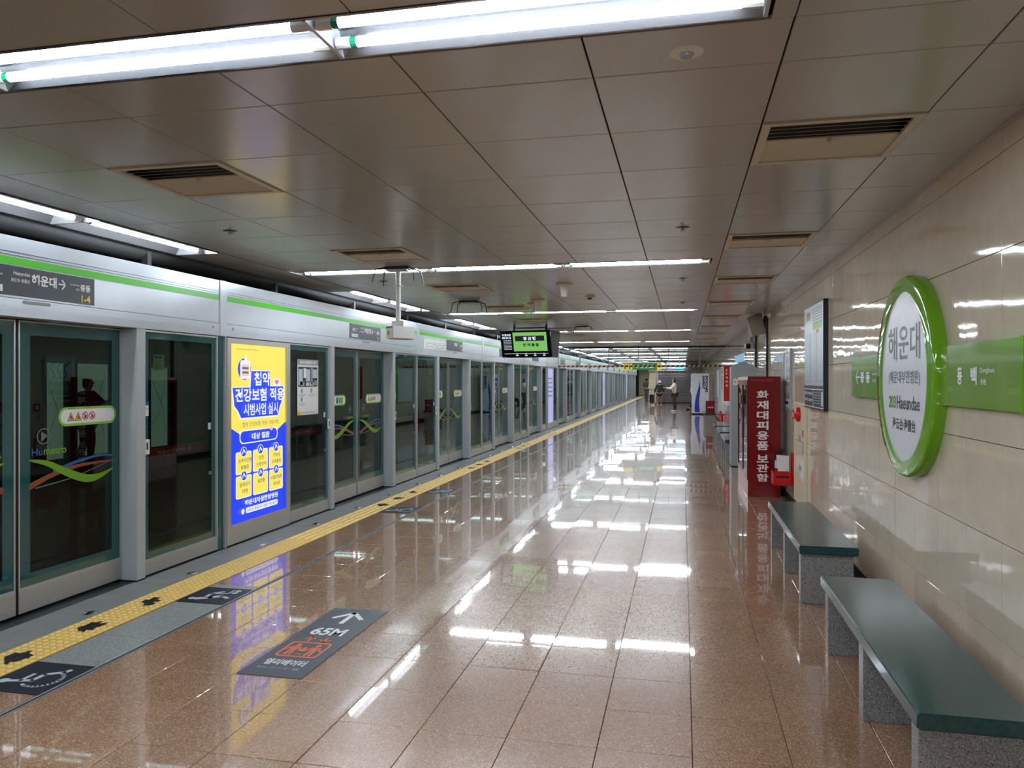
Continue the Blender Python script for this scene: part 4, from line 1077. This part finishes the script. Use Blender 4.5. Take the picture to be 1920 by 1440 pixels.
# wall pieces above the cabinets: speaker, conduits, camera
t = thing('wall_speaker', 'tilted grey-beige box loudspeaker on a black wall bracket under the ceiling', 'loudspeaker', (1.24, 13.6, 2.5))
b = MB().box(-.12, .12, -.09, .09, -.17, .17)
o = b.build('speaker_box', 'speaker_beige', t, bevel=.012, local=True); o.location = (-.03, 0, -.0); o.rotation_euler = (0, math.radians(-14), math.radians(8))
g = MB().box(-.10, .10, -.094, -.09, -.15, .15).build('speaker_grille', 'speaker_beige', t, local=True); g.location = (-.03, 0, 0); g.rotation_euler = (0, math.radians(-14), math.radians(8))
b = MB(); b.box(1.335, XW, 13.55, 13.65, 2.46, 2.66); b.cyl((1.33, 13.6, 2.6), (1.30, 13.6, 2.58), .02, 8); b.build('wall_bracket', 'black', t)
for (y_, z0_, z1_, lb) in [(13.2, 1.62, 2.6, 'thin dark vertical conduit on the wall below the box loudspeaker'), (15.2, 1.8, 2.62, 'dark vertical cable duct on the wall behind the grey cabinet')]:
    o = MB().box(XW-.035, XW, y_, y_+(.06 if z1_ < 2.61 else .22), z0_, z1_).build('conduit', 'frame_dark'); tag(o, lb, 'conduit')
t = thing('wall_camera', 'small white round camera on the wall left of the box loudspeaker', 'camera', (1.25, 15.6, 2.3))
MB().lathe((1.27, 15.6, 2.16), [(.05, 0), (.09, .04), (.09, .12), (.05, .16)], 16).build('camera_dome', 'plastic_white', t, smooth=True)
MB().lathe((1.24, 15.53, 2.18), [(.03, 0), (.05, .03), (.05, .08), (.02, .1)], 12).build('camera_lens', 'black', t, smooth=True)
MB().box(1.27, XW, 15.57, 15.63, 2.3, 2.42).build('camera_arm', 'fixture_metal', t)

# ------------------------------------------------------------------ far right wall items
def wallboard(y0, y1, z0, z1, m, name, label, cat, extra=None, th=.05):
    t = thing(name, label, cat, (XW, y1, z0)); P = PL('W', XW, y1, 0); W_ = y1-y0
    MB().shape(P, rect(0, W_, z0, z1), .004, th).build('board', m, t)
    if extra: extra(P, W_, t, th)
    return t
def red_sign_text(P, W_, t, th):
    for i, ch in enumerate('소화기 비치'):
        if ch != ' ': text(ch, P, W_*.3, W_*.7, 1.80-.1*i, 1.87-.1*i, th+.001, 'white_ink', t, .04)
Y = lambda u, X=XW: None
o = thing('red_hanging_sign', 'narrow upright red sign with small white characters sticking out from the wall', 'sign', (1.15, 22.3, 1.0))
P = PL('S', 1.12, 22.3, 0)
MB().shape(P, rect(0, .18, .98, 1.98), -.03, 0).build('sign_panel', 'bright_red', o)
for i, ch in enumerate('소화기비치'): text(ch, P, .05, .11, 1.82-.11*i, 1.89-.11*i, .001, 'white_ink', o, .04)
MB().box(1.29, XW, 22.3, 22.33, 1.2, 1.25).build('sign_arm', 'aluminium', o)
wallboard(24.4, 26.8, .8, 2.0, 'paper_white', 'notice_board', 'white notice board with a green stripe on the far tiled wall', 'notice board',
          lambda P, W_, t, th: MB().shape(P, rect(W_*.6, W_*.7, .8, 2.0), th, th+.003).build('green_line', 'stripe_green', t))
wallboard(30.0, 31.2, .9, 1.95, 'pale_blue', 'pale_poster_board', 'pale blue poster board beside the vending machine', 'poster')
t = thing('red_case', 'red storage box standing on the stone bench before the vending machine', 'box', (.98, 27.6, .415))
MB().box(.79, 1.09, 27.55, 27.85, .416, .84).build('case_body', 'red_paint', t, bevel=.006)
MB().box(.84, 1.05, 27.545, 27.55, .60, .64).build('case_label', 'pink_white', t)
t = thing('floor_extinguisher', 'small red extinguisher standing by the wall beside the red box bench', 'extinguisher', (1.28, 27.2, 0))
MB().lathe((1.28, 27.2, 0), [(.07, 0), (.075, .02), (.075, .36), (.03, .42), (.02, .46)], 16).build('bottle', 'bright_red', t, smooth=True)
MB().box(1.22, 1.30, 27.19, 27.21, .46, .5).build('valve_handle', 'black', t)

# vending machine
t = thing('drinks_vending_machine', 'white drinks vending machine with a blue swoosh on its side', 'vending machine', (.38, 36.0, 0))
MB().box(.40, 1.17, 36.0, 37.1, .05, 1.87).build('machine_body', 'vend_white', t, bevel=.01)
MB().box(.43, 1.15, 36.03, 37.07, 0, .05).build('machine_feet', 'black', t)
P = PL('S', .40, 36.0, 0); g = MB()
lf = [(.147, .1), (.13, .35), (.15, .6), (.2, .85), (.27, 1.1), (.335, 1.35), (.355, 1.6)]; rt = [(.375, 1.4), (.39, 1.2), (.375, 1.0), (.35, .8), (.335, .55), (.345, .3), (.365, .1)]
g.shape(P, lf+rt, 0, .003); g.build('blue_swoosh', 'vend_blue', t)
text('POCARI', P, .61, .72, 1.02, 1.76, .001, 'vend_navy', t, .07, rot=1)
text('SWEAT', P, .47, .58, 1.14, 1.76, .001, 'vend_navy', t, .07, rot=1)
P = PL('W', .40, 37.1, 0)
MB().shape(P, rect(.08, 1.02, .95, 1.78), 0, .02).build('display_window', 'lcd_blue', t)
g = MB()
for r_ in range(3):
    for k in range(8): g.shape(P, rrect(.12+.11*k, .18+.11*k, 1.02+.25*r_, 1.18+.25*r_, .02, 2), .02, .05, (k+r_) % 3)
g.build('sample_bottles', ['vend_blue', 'paper_white', 'bright_red'], t)
g = MB(); g.shape(P, rect(.2, .85, .28, .5), 0, .015); g.shape(P, rect(.75, .95, .6, .85), 0, .02); g.build('dispensing_flap', 'frame_dark', t)

# ------------------------------------------------------------------ hanging things
def lattice(x, y, s, label, pole):
    t = thing('hanging_bracket', label, 'ceiling bracket', (x, y, ZC), 'dark four-rod brackets hanging from the ceiling')
    MB().box(x-.19*s, x+.19*s, y-.09*s, y+.09*s, ZC-.05*s, ZC-.008).build('bracket_plate', 'frame_dark', t, bevel=.006)
    MB().box(x-.15*s, x+.15*s, y-.07*s, y+.07*s, ZC-.075*s, ZC-.05*s).build('bracket_foot', 'fixture_metal', t)
    b = MB()
    for sx, sy in ((-1, -1), (1, -1), (-1, 1), (1, 1)):
        p0 = (x+sx*.18*s, y+sy*.08*s, ZC-.03*s); p1 = (x+sx*.27*s, y+sy*.16*s, ZC-.06*s); p2 = (x+sx*.30*s, y+sy*.2*s, ZC-.24*s)
        b.cyl(p0, p1, .010*s, 8); b.cyl(p1, p2, .008*s, 8)
    b.build('bracket_rods', 'frame_dark', t)
lattice(-2.70, 7.05, .7, 'dark bracket with four splayed rods at the top of the white camera pole', True)
lattice(-2.9, 10.3, .74, 'dark ceiling bracket with splayed rods behind the camera pole', False)
lattice(-1.98, 15.6, .6, 'small dark ceiling bracket beyond the departure screen', False)
px, py = -2.70, 7.05
t = thing('camera_pole', 'white ceiling pole carrying a white box camera in front of the fascia', 'camera', (px, py, ZC))
MB().cyl((px, py, ZC-.06), (px, py, 2.10), .024, 16).build('pole', 'plastic_white', t, smooth=True)
MB().cyl((px, py, 2.49), (px, py, 2.495), .045, 16).build('pole_collar', 'plastic_beige', t)
MB().box(px-.05, px+.07, py-.05, py+.05, 2.04, 2.15).build('pole_clamp', 'plastic_white', t, bevel=.004)
b = MB(); b.box(-.055, .05, -.13, .14, -.065, .055)
o = b.build('camera_box', 'plastic_white', t, bevel=.006, local=True); o.location = (.03, -.02, -.645); o.rotation_euler = (0, 0, math.radians(-32)); ORG[o.name] = Vector((0, 0, 0))
b = MB().box(-.045, .04, -.11, .12, -.069, -.065).build('box_underside', 'brown_panel', o)
b = MB().box(-.05, .045, -.134, -.13, .035, .05).build('box_vent', 'wave_grey', o)
b = MB().box(-.04, .0, -.134, -.13, -.03, .01).build('box_label', 'sticker_green', o)

# departure screen
sx, sy, sz = -3.03, 14.9, 2.29
t = thing('departure_screen', 'black hanging departure display with a bright green panel', 'display', (sx, sy, sz))
hw, hh = .53, .27
t.rotation_euler = (0, 0, math.radians(-10))
TLT = math.radians(15); dy_ = hh*math.sin(TLT)
body = MB(); zt = hh*math.cos(TLT)
pr = [(-dy_+.004, zt), (dy_+.004, -zt), (.50-dy_, -zt), (.50+dy_, zt)]
vs = [(x_, y_, z_) for x_ in (-hw, hw) for y_, z_ in pr]
body.add(vs, [(0, 1, 2, 3), (7, 6, 5, 4), (0, 4, 5, 1), (1, 5, 6, 2), (2, 6, 7, 3), (3, 7, 4, 0)])
body.build('display_housing', 'black', t, bevel=.006, local=True)
P = PL('S', 0, 0, 0)
body = MB().shape(P, rect(-hw, hw, -hh, hh), 0, .012).build('screen_face', 'screen_black', t, local=True)
body.rotation_euler = (TLT, 0, 0); ORG[body.name] = Vector((0, 0, 0))
gs = MB().shape(P, rect(-.26, .45, -.185+.04, .235), .012, .014).build('green_panel', 'screen_green', body)
MB().shape(P, rect(-.215, .40, .06, .165), .014, .015).build('dark_band', 'screen_navy', body)
text('장 산 행', P, -.04, .22, .075, .145, .0155, 'screen_white', body, .05)
text('전 역 출 발', P, -.06, .28, -.05, .015, .0145, 'screen_dark_ink', body, .05)
text('02월09일', P, -.49, -.30, .165, .21, .013, 'screen_white', body, .03)
text('PM 07:15', P, -.49, -.30, .105, .15, .013, 'screen_white', body, .04)
g = MB()
for i in range(7): g.shape(P, rect(-.47, -.30, .07-.03*i, .076-.03*i), .012, .014)
g.shape(P, rect(-.47, .46, -.198, -.193), .012, .014)
for i in range(4): g.shape(P, ell(-.2+.19*i, -.195, .012, .012, 12), .012, .015); g.shape(P, rect(-.225+.19*i, -.175+.19*i, -.24, -.22), .012, .014)
g.build('screen_lines', 'screen_white', body)
b = MB()
for x_ in (-.36, .33): b.box(x_, x_+.03, .22, .26, hh-.02, ZC-sz-.003)
b.box(-.36, .36, .22, .25, hh+.05, hh+.07)
b.build('ceiling_hanger', 'black', t, local=True)

# smoke curtain with hazard tape
def curtain(y, x0, x1, div, zb, label, th=.012, m='clear_glass'):
    t = thing('smoke_curtain', label, 'glass curtain', (x0, y, ZC), None)
    P = PL('S', 0, y, 0)
    MB().box(x0, x1, y-.03, y+.03, ZC-.045, ZC-.001).build('top_rail', 'frame_dark', t)
    MB().shape(P, rect(x0, x1, zb+.05, ZC-.045), -.004, .004).build('glass_sheet', m, t)
    b = MB()
    for d in div: b.box(d-.018, d+.018, y-.02, y+.02, zb+.03, ZC-.04)
    b.build('uprights', 'shutter_grey', t)
    L = x1-x0; n = int(L/.075)
    h = MB()
    h.box(x0, x1, y-.01, y+.01, zb, zb+.06, 1)
    for i in range(0, n, 2):
        a = x0+L*i/n; b_ = x0+L*(i+1)/n; e = .04
        if b_+e > x1: continue
        h.shape(P, [(a, zb-.001), (b_, zb-.001), (b_+e, zb+.061), (a+e, zb+.061)], .0102, .0125, 0)
    h.build('hazard_tape', ['black', 'hazard_yellow'], t)
curtain(25.9, -4.15, 1.36, [-4.13, -3.40, -2.42, -1.44, -.45, .55], 2.0, 'clear glass smoke curtain with striped hazard tape, nearer one across the platform')
curtain(46.5, -2.0, 1.36, [-1.98, -.9, .2, 1.2], 2.0, 'second glass smoke curtain with striped hazard tape, in front of the shutter')

# exit sign
t = thing('hanging_exit_sign', 'green and yellow hanging way-out sign beyond the glass curtain', 'sign', (-1.6, 32.5, 2.1))
P = PL('S', -2.46, 32.5, 0)
MB().shape(P, rect(0, 1.62, 2.0, 2.26), -.08, 0).build('sign_box', 'exit_green', t)
for a_, b_ in ((0, .19), (.21, .40), (1.42, 1.62)): MB().shape(P, rect(a_, b_, 2.0, 2.26), 0, .004).build('yellow_square', 'exit_yellow', t)
g = MB()
for a in (.10, .30): g.shape(P, ell(a, 2.21, .02, .02, 10), .004, .006); g.stroke(P, [(a, 2.18), (a, 2.11), (a-.03, 2.03)], .03, .004, .006); g.stroke(P, [(a, 2.11), (a+.03, 2.03)], .03, .004, .006)
g.stroke(P, [(1.46, 2.13), (1.57, 2.13)], .025, .004, .006); g.stroke(P, [(1.52, 2.19), (1.58, 2.13), (1.52, 2.07)], .025, .004, .006); g.build('sign_marks', 'exit_ink', t)
text('나가는곳 Exit', P, .5, 1.3, 2.07, 2.19, .002, 'screen_white', t, .02)
b = MB(); b.box(-2.30, -2.27, 32.52, 32.55, 2.26, ZC); b.box(-1.1, -1.07, 32.52, 32.55, 2.26, ZC); b.build('sign_hanger', 'plastic_white', t)
t = thing('emergency_exit_light', 'small glowing turquoise exit light near the shutter', 'exit light', (-.4, 40, 2.2))
MB().box(-.28, .02, 40, 40.08, 2.12, 2.26).build('lamp_face', 'teal_lamp', t); MB().box(-.16, -.12, 40.02, 40.05, 2.26, ZC).build('lamp_stem', 'aluminium', t)

# roller shutter and beige pillar
t = thing('roller_shutter', 'closed grey roller shutter across the far end of the platform', 'shutter', (-1.6, 53.1, 0))
slat = None
for i in range(26):
    z = .04+.1*i
    if slat is None:
        b = MB(); n = 5; pr = [(53.16, 0), (53.10, .012), (53.075, .05), (53.10, .088), (53.16, .096)]
        vs = [(x_, y_, z_+.04) for x_ in (-1.62, 1.34) for y_, z_ in pr]
        b.add(vs, [tuple(range(n)), tuple(range(2*n-1, n-1, -1))]+[(i_, (i_+1) % n, n+(i_+1) % n, n+i_) for i_ in range(n)])
        slat = b.build('shutter_slat', 'shutter_grey', t)
    else:
        inst(slat, (0, 0, z-.04), t)
b = MB(); b.box(-1.72, -1.62, 53.0, 53.2, 0, 2.68); b.build('shutter_guide', 'aluminium', t)
MB().box(-1.62, 1.34, 53.02, 53.19, 0, .05).build('bottom_bar', 'black', t)
t = thing('beige_pillar', 'beige pillar with a wider boxed upper part left of the shutter', 'pillar', (-2.0, 51.9, 0))
MB().box(-2.18, -1.74, 51.8, 52.4, 0, .9).build('pillar_shaft', 'cream_paint', t)
MB().add([(-2.24, 51.7, .98), (-1.76, 51.7, .98), (-1.76, 52.4, .98), (-2.24, 52.4, .98), (-2.12, 51.7, 2.2), (-1.72, 51.7, 2.2), (-1.72, 52.4, 2.2), (-2.12, 52.4, 2.2)],
         [(0,3,2,1),(4,5,6,7),(0,1,5,4),(1,2,6,5),(2,3,7,6),(3,0,4,7)]).build('pillar_box', 'cream_paint', t)
MB().box(-2.15, -1.74, 51.8, 52.4, .9, .98).build('pillar_neck', 'cream_paint', t)
MB().box(-2.12, -1.74, 51.8, 52.4, 2.2, ZC).build('pillar_head', 'cream_paint', t)

# ------------------------------------------------------------------ people
def skin_mesh(name, nodes, edges, m, parent, sub=2):
    """nodes = {key: (x, y, z, r or (rx, ry))}"""
    keys = list(nodes); idx = {k: i for i, k in enumerate(keys)}
    me = bpy.data.meshes.new('s'); me.from_pydata([nodes[k][:3] for k in keys], [(idx[a], idx[b]) for a, b in edges], [])
    ob = bpy.data.objects.new('s', me); C.objects.link(ob)
    md = ob.modifiers.new('k', 'SKIN'); md.use_smooth_shade = True
    for k in keys:
        r = nodes[k][3]; sv = me.skin_vertices[0].data[idx[k]]; sv.radius = r if isinstance(r, tuple) else (r, r); sv.use_root = (idx[k] == 0)
    sb = ob.modifiers.new('s', 'SUBSURF'); sb.levels = sub; sb.render_levels = sub
    dg = bpy.context.evaluated_depsgraph_get(); out = bpy.data.meshes.new_from_object(ob.evaluated_get(dg)); out.name = name
    bpy.data.objects.remove(ob); bpy.data.meshes.remove(me)
    out.materials.clear(); out.materials.append(M[m])
    o = bpy.data.objects.new(name, out); C.objects.link(o); o.parent = parent
    ORG[o.name] = Vector((0, 0, 0))
    return o
def chain(keys): return [(keys[i], keys[i+1]) for i in range(len(keys)-1)]
def person(name, label, loc, rz, H, lean, hands, feet, top, bottom, shoe, hairm, hair_len=.1, skirt=False, hat=None, group=None, bare_shin=False):
    """local frame: facing -y; x to the figure's left"""
    t = thing(name, label, 'person', loc, group); t.rotation_euler = (0, 0, rz)
    k = H/1.7
    def pt(x, y, z, r): return (x*k, y*k, z*k, (r[0]*k, r[1]*k) if isinstance(r, tuple) else r*k)
    ly = lambda z: -lean*max(0, z-.9)         # forward lean grows with height
    N = {'pelvis': pt(0, 0, .93, (.145, .11)), 'waist': pt(0, ly(1.08), 1.08, (.125, .095)), 'chest': pt(0, ly(1.3), 1.28, (.155, .11)),
         'neck0': pt(0, ly(1.42), 1.42, (.07, .065)), 'neck': pt(0, ly(1.47)-.01, 1.475, .052), 'jaw': pt(0, ly(1.55)-.03, 1.54, (.062, .07)),
         'head': pt(0, ly(1.6)-.025, 1.61, (.076, .092)), 'crown': pt(0, ly(1.66)-.015, 1.675, .055)}
    E = chain(['pelvis', 'waist', 'chest', 'neck0', 'neck', 'jaw', 'head', 'crown'])
    for s, nm in ((1, 'l'), (-1, 'r')):
        hx, hy, hz = hands[nm]
        sh = Vector((s*.185, ly(1.38), 1.385)); hd = Vector((hx, hy, hz)); mid = (sh+hd)/2; d = hd-sh
        L = .29+.26; off = math.sqrt(max(.0004, (L/2)**2-(d.length/2)**2)); down = Vector((s*.35, .45, -.8)); down -= d.normalized()*down.dot(d.normalized()); down.normalize()
        el = mid+down*off; wr_ = hd+(el-hd).normalized()*.02
        N['sh'+nm] = pt(*sh, .058); N['el'+nm] = pt(*el, .042); N['wr'+nm] = pt(*wr_, .028); N['hand'+nm] = pt(*(hd+(hd-el).normalized()*.06), (.04, .022))
        E += [('chest', 'sh'+nm)]+chain(['sh'+nm, 'el'+nm, 'wr'+nm, 'hand'+nm])
        dr = (hd-el).normalized(); sd = dr.cross(Vector((0, 0, 1)));  sd = sd.normalized() if sd.length > .05 else Vector((1, 0, 0))
        for q, (o_, ln) in enumerate(((-.028, .055), (-.010, .07), (.010, .072), (.028, .06))):
            p0 = hd+dr*.09+sd*o_; p1 = p0+dr*ln*.6; p2 = p1+dr*ln*.4+Vector((0, 0, -.012))
            N['f%d%s' % (q, nm)] = pt(*p1, .010); N['g%d%s' % (q, nm)] = pt(*p2, .008)
            E += [('hand'+nm, 'f%d%s' % (q, nm)), ('f%d%s' % (q, nm), 'g%d%s' % (q, nm))]
        p1 = hd+dr*.05+sd*(-.05 if s > 0 else .05); p2 = p1+dr*.03
        N['t0'+nm] = pt(*p1, .012); N['t1'+nm] = pt(*p2, .009); E += [('wr'+nm, 't0'+nm), ('t0'+nm, 't1'+nm)]
        fx, fy, fz = feet[nm]
        N['hip'+nm] = pt(s*.085, 0, .86, .088); N['kn'+nm] = pt(s*.09*.4+fx*.6, fy*.5-.03, .49, .057); N['cf'+nm] = pt(fx, fy*.85, .33, .052); N['an'+nm] = pt(fx, fy, fz+.08, .036); N['toe'+nm] = pt(fx, fy-.14, fz+.03, (.04, .025))
        E += [('pelvis', 'hip'+nm)]+chain(['hip'+nm, 'kn'+nm, 'cf'+nm, 'an'+nm, 'toe'+nm])
    body = skin_mesh('body', N, E, 'skin', t)
    def clothes(nm, keys, edges, m, g, ov=None):
        D = {}
        for q in keys:
            x, y, z, r = N[q]; D[q] = (x, y, z, tuple(v+g for v in r) if isinstance(r, tuple) else r+g)
        if ov: D.update(ov)
        return skin_mesh(nm, D, edges, m, t)
    tk = ['chest', 'pelvis', 'waist', 'neck0']+[a+s for s in 'lr' for a in ('sh', 'el', 'wr')]
    te = [('pelvis', 'waist'), ('waist', 'chest'), ('chest', 'neck0')]+[e for s in 'lr' for e in (('chest', 'sh'+s), ('sh'+s, 'el'+s), ('el'+s, 'wr'+s))]
    if skirt:
        ov = {'pelvis': pt(0, 0, .93, (.21, .17)), 'waist': pt(0, ly(1.08), 1.08, (.17, .13)), 'hem': pt(0, .01, .58, (.235, .20))}
        clothes('long_jacket', tk, te+[('pelvis', 'hem')], top, .022*k, ov)
    else: clothes('jumper', tk, te, top, .022*k)
    lk = ['pelvis']+[a+s for s in 'lr' for a in (('hip', 'kn', 'cf') if bare_shin else ('hip', 'kn', 'cf', 'an'))]
    le = [e for s in 'lr' for e in ([('pelvis', 'hip'+s), ('hip'+s, 'kn'+s), ('kn'+s, 'cf'+s)]+([] if bare_shin else [('cf'+s, 'an'+s)]))]
    clothes('trousers', lk, le, bottom, .018*k)
    for s in 'lr':
        x, y, z, r = N['an'+s]; xt, yt, zt, _ = N['toe'+s]
        skin_mesh('shoe', {'a': (x, y+.02*k, zt+.01*k, .045*k), 'b': (x, (y+yt)/2, zt+.008*k, (.048*k, .038*k)), 'c': (xt, yt-.02*k, zt+.0*k, (.045*k, .03*k))}, [('a', 'b'), ('b', 'c')], shoe, t)
    hx, hy, hz, _ = N['head']
    hd = {'a': (hx, hy+.012*k, hz+.068*k, (.106*k, .108*k)), 'b': (hx, hy+.035*k, hz, (.102*k, .085*k)), 'c': (hx, hy+.04*k, hz-.08*k, (.098*k, .07*k)), 'd': (hx, hy+.05*k, hz-(.08+hair_len)*k, (.07*k, .04*k))}
    skin_mesh('hair', hd, chain(['a', 'b', 'c', 'd']), hairm, t)
    fc = MB()
    for s in (-1, 1):
        fc.lathe((hx+s*.03*k, hy-.088*k, hz-.0*k), [(.002*k, -.008*k), (.009*k, 0), (.002*k, .008*k)], 8, 0)
    fc.add([(hx-.018*k, hy-.09*k, hz-.055*k), (hx+.018*k, hy-.09*k, hz-.055*k), (hx+.018*k, hy-.094*k, hz-.065*k), (hx-.018*k, hy-.094*k, hz-.065*k)], [(0, 1, 2, 3)], 1)
    fo = fc.build('face_features', ['hair', 'push_red'], t)
    skin_mesh('nose', {'a': (hx, hy-.085*k, hz-.0*k, .008*k), 'b': (hx, hy-.10*k, hz-.028*k, .013*k)}, [('a', 'b')], 'skin', t, 1)
    for s in (-1, 1): skin_mesh('ear', {'a': (hx+s*.082*k, hy+.005*k, hz+.012*k, .012*k), 'b': (hx+s*.084*k, hy+.005*k, hz-.025*k, .010*k)}, [('a', 'b')], 'skin', t, 1)
    if hat:
        b = MB(); b.lathe((hx, hy+.01*k, hz+.02*k), [(.155*k, -.03*k), (.10*k, .015*k), (.098*k, .075*k), (.07*k, .105*k), (.02*k, .11*k)], 20)
        b.build('bucket_hat', hat, t, smooth=True)
        for o in [c for c in t.children if c.name.startswith('bucket_hat')]:   # built in world frame: no offset wanted
            for v in o.data.vertices: v.co += Vector(loc)
    for o in t.children:
        if o.name.startswith('face_features'):
            for v in o.data.vertices: v.co += Vector(loc)
    return t, N, k

w_loc = (-.40, 38.9, 0)
person('person', 'person in cream jumper and dark trousers holding a phone, standing before the shutter', w_loc, math.radians(-82), 1.66, .02,
       {'l': (.10, -.42, 1.20), 'r': (-.10, -.44, 1.20)}, {'l': (.10, -.02, 0), 'r': (-.09, .06, 0)}, 'cream_cloth', 'brown_cloth', 'white_shoe', 'hair', .10)
ph = MB().box(w_loc[0]-.50, w_loc[0]-.47, w_loc[1]-.04, w_loc[1]+.04, 1.19, 1.31).build('mobile_phone', 'black'); tag(ph, 'dark mobile phone held by the person in the cream jumper', 'phone')
bgm = skin_mesh('shoulder_bag', {'a': (.26, 0, .98, (.07, .05)), 'b': (.27, 0, .84, (.10, .06))}, [('a', 'b')], 'black', None, 2)
bgm.location = (w_loc[0]-.09, w_loc[1]-.10, 0); tag(bgm, 'small dark bag at the hip of the person in the cream jumper', 'bag')
g_loc = (-1.40, 48.4, 0)
person('person', 'person in a pink hat and long dark jacket pushing a cart, seen from behind', g_loc, PI, 1.50, .28,
       {'l': (.36, -.22, .86), 'r': (-.30, -.16, .92)}, {'l': (.11, .0, 0), 'r': (-.11, -.04, 0)}, 'navy_cloth', 'tan_cloth', 'white_shoe', 'hair', .04, True, 'pink_cloth')
t = thing('shopping_cart', 'small black wheeled shopping trolley pushed by the person in the pink hat', 'trolley', (-1.78, 48.5, 0))
MB().box(-2.02, -1.74, 48.42, 48.72, .14, .66).build('trolley_bag', 'black', t, bevel=.03)
b = MB(); b.cyl((-1.92, 48.42, .1), (-1.90, 48.30, .92), .012, 8); b.cyl((-1.70, 48.42, .1), (-1.70, 48.30, .92), .012, 8); b.cyl((-1.90, 48.30, .92), (-1.70, 48.30, .92), .014, 8); b.box(-1.95, -1.67, 48.40, 48.44, .1, .14); b.build('trolley_frame', 'frame_dark', t)
for x_ in (-1.97, -1.67):
    MB().cyl((x_, 48.42, .07), (x_+.025, 48.42, .07), .07, 16).build('wheel', 'rubber', t)
    MB().cyl((x_, 48.70, .07), (x_+.025, 48.70, .07), .07, 16).build('wheel', 'rubber', t)
o = MB().cyl((-1.09, 48.3, .0), (-1.09, 48.36, .84), .012, 8).build('walking_stick', 'black'); tag(o, 'thin dark walking stick beside the person in the pink hat', 'walking stick')
person('person', 'person in grey trousers and a dark top half hidden behind the beige pillar', (-2.58, 57.0, 0), math.radians(150), 1.7, .03,
       {'l': (.18, -.28, 1.12), 'r': (-.2, -.25, 1.15)}, {'l': (.10, -.02, 0), 'r': (-.09, .05, 0)}, 'camo_cloth', 'grey_cloth', 'frame_dark', 'hair', .05)
person('person', 'dark silhouetted person on the opposite platform seen through the nearest glass door', (-10.4, 11.75, 0), math.radians(100), 1.62, .03,
       {'l': (.12, -.46, 1.28), 'r': (-.12, -.40, 1.2)}, {'l': (.10, -.02, 0), 'r': (-.09, .05, 0)}, 'navy_cloth', 'black', 'frame_dark', 'hair', .05)
# someone sitting behind the vending machine: only shoes and shins come out
t = thing('person', 'seated person hidden by the vending machine, only black shoes and shins showing', 'person', (.9, 41.4, 0))
N = {'pelvis': (.0, 0, .57, (.15, .13)), 'waist': (.02, 0, .68, .12), 'chest': (.04, 0, .92, (.15, .12)), 'neck': (.03, 0, 1.08, .05), 'head': (0, 0, 1.20, (.08, .09)), 'crown': (.01, 0, 1.29, .06)}
E = chain(['pelvis', 'waist', 'chest', 'neck', 'head', 'crown'])
for s, q in ((1, 'l'), (-1, 'r')):
    N.update({'hip'+q: (-.05, s*.09, .53, .085), 'kn'+q: (-.42, s*.10, .50, .06), 'cf'+q: (-.47, s*.10, .30, .05), 'an'+q: (-.52, s*.10, .09, .035), 'toe'+q: (-.68, s*.10, .035, (.04, .03)),
              'sh'+q: (.03, s*.19, .98, .055), 'el'+q: (-.02, s*.22, .72, .042), 'wr'+q: (-.22, s*.14, .60, .03), 'ha'+q: (-.31, s*.12, .575, (.035, .02))})
    E += [('pelvis', 'hip'+q)]+chain(['hip'+q, 'kn'+q, 'cf'+q, 'an'+q, 'toe'+q])+[('chest', 'sh'+q)]+chain(['sh'+q, 'el'+q, 'wr'+q, 'ha'+q])
skin_mesh('body', N, E, 'skin', t)
D = {q: (N[q][0], N[q][1], N[q][2], tuple(v+.015 for v in N[q][3]) if isinstance(N[q][3], tuple) else N[q][3]+.015) for q in N}
skin_mesh('trousers', {q: D[q] for q in ['pelvis', 'hipl', 'knl', 'cfl', 'anl', 'hipr', 'knr', 'cfr', 'anr']}, [('pelvis', 'hipl'), ('hipl', 'knl'), ('knl', 'cfl'), ('cfl', 'anl'), ('pelvis', 'hipr'), ('hipr', 'knr'), ('knr', 'cfr'), ('cfr', 'anr')], 'black', t)
skin_mesh('jacket', {q: D[q] for q in ['chest', 'waist', 'pelvis', 'shl', 'ell', 'wrl', 'shr', 'elr', 'wrr']}, [('pelvis', 'waist'), ('waist', 'chest'), ('chest', 'shl'), ('shl', 'ell'), ('ell', 'wrl'), ('chest', 'shr'), ('shr', 'elr'), ('elr', 'wrr')], 'navy_cloth', t)
for s in (1, -1): skin_mesh('shoe', {'a': (-.50, s*.10, .05, .05), 'b': (-.62, s*.10, .045, .048), 'c': (-.74, s*.10, .04, .038)}, [('a', 'b'), ('b', 'c')], 'black', t)
bench(40.9, 42.4, 'dark stone bench hidden behind the vending machine with someone seated', .78, 1.17)
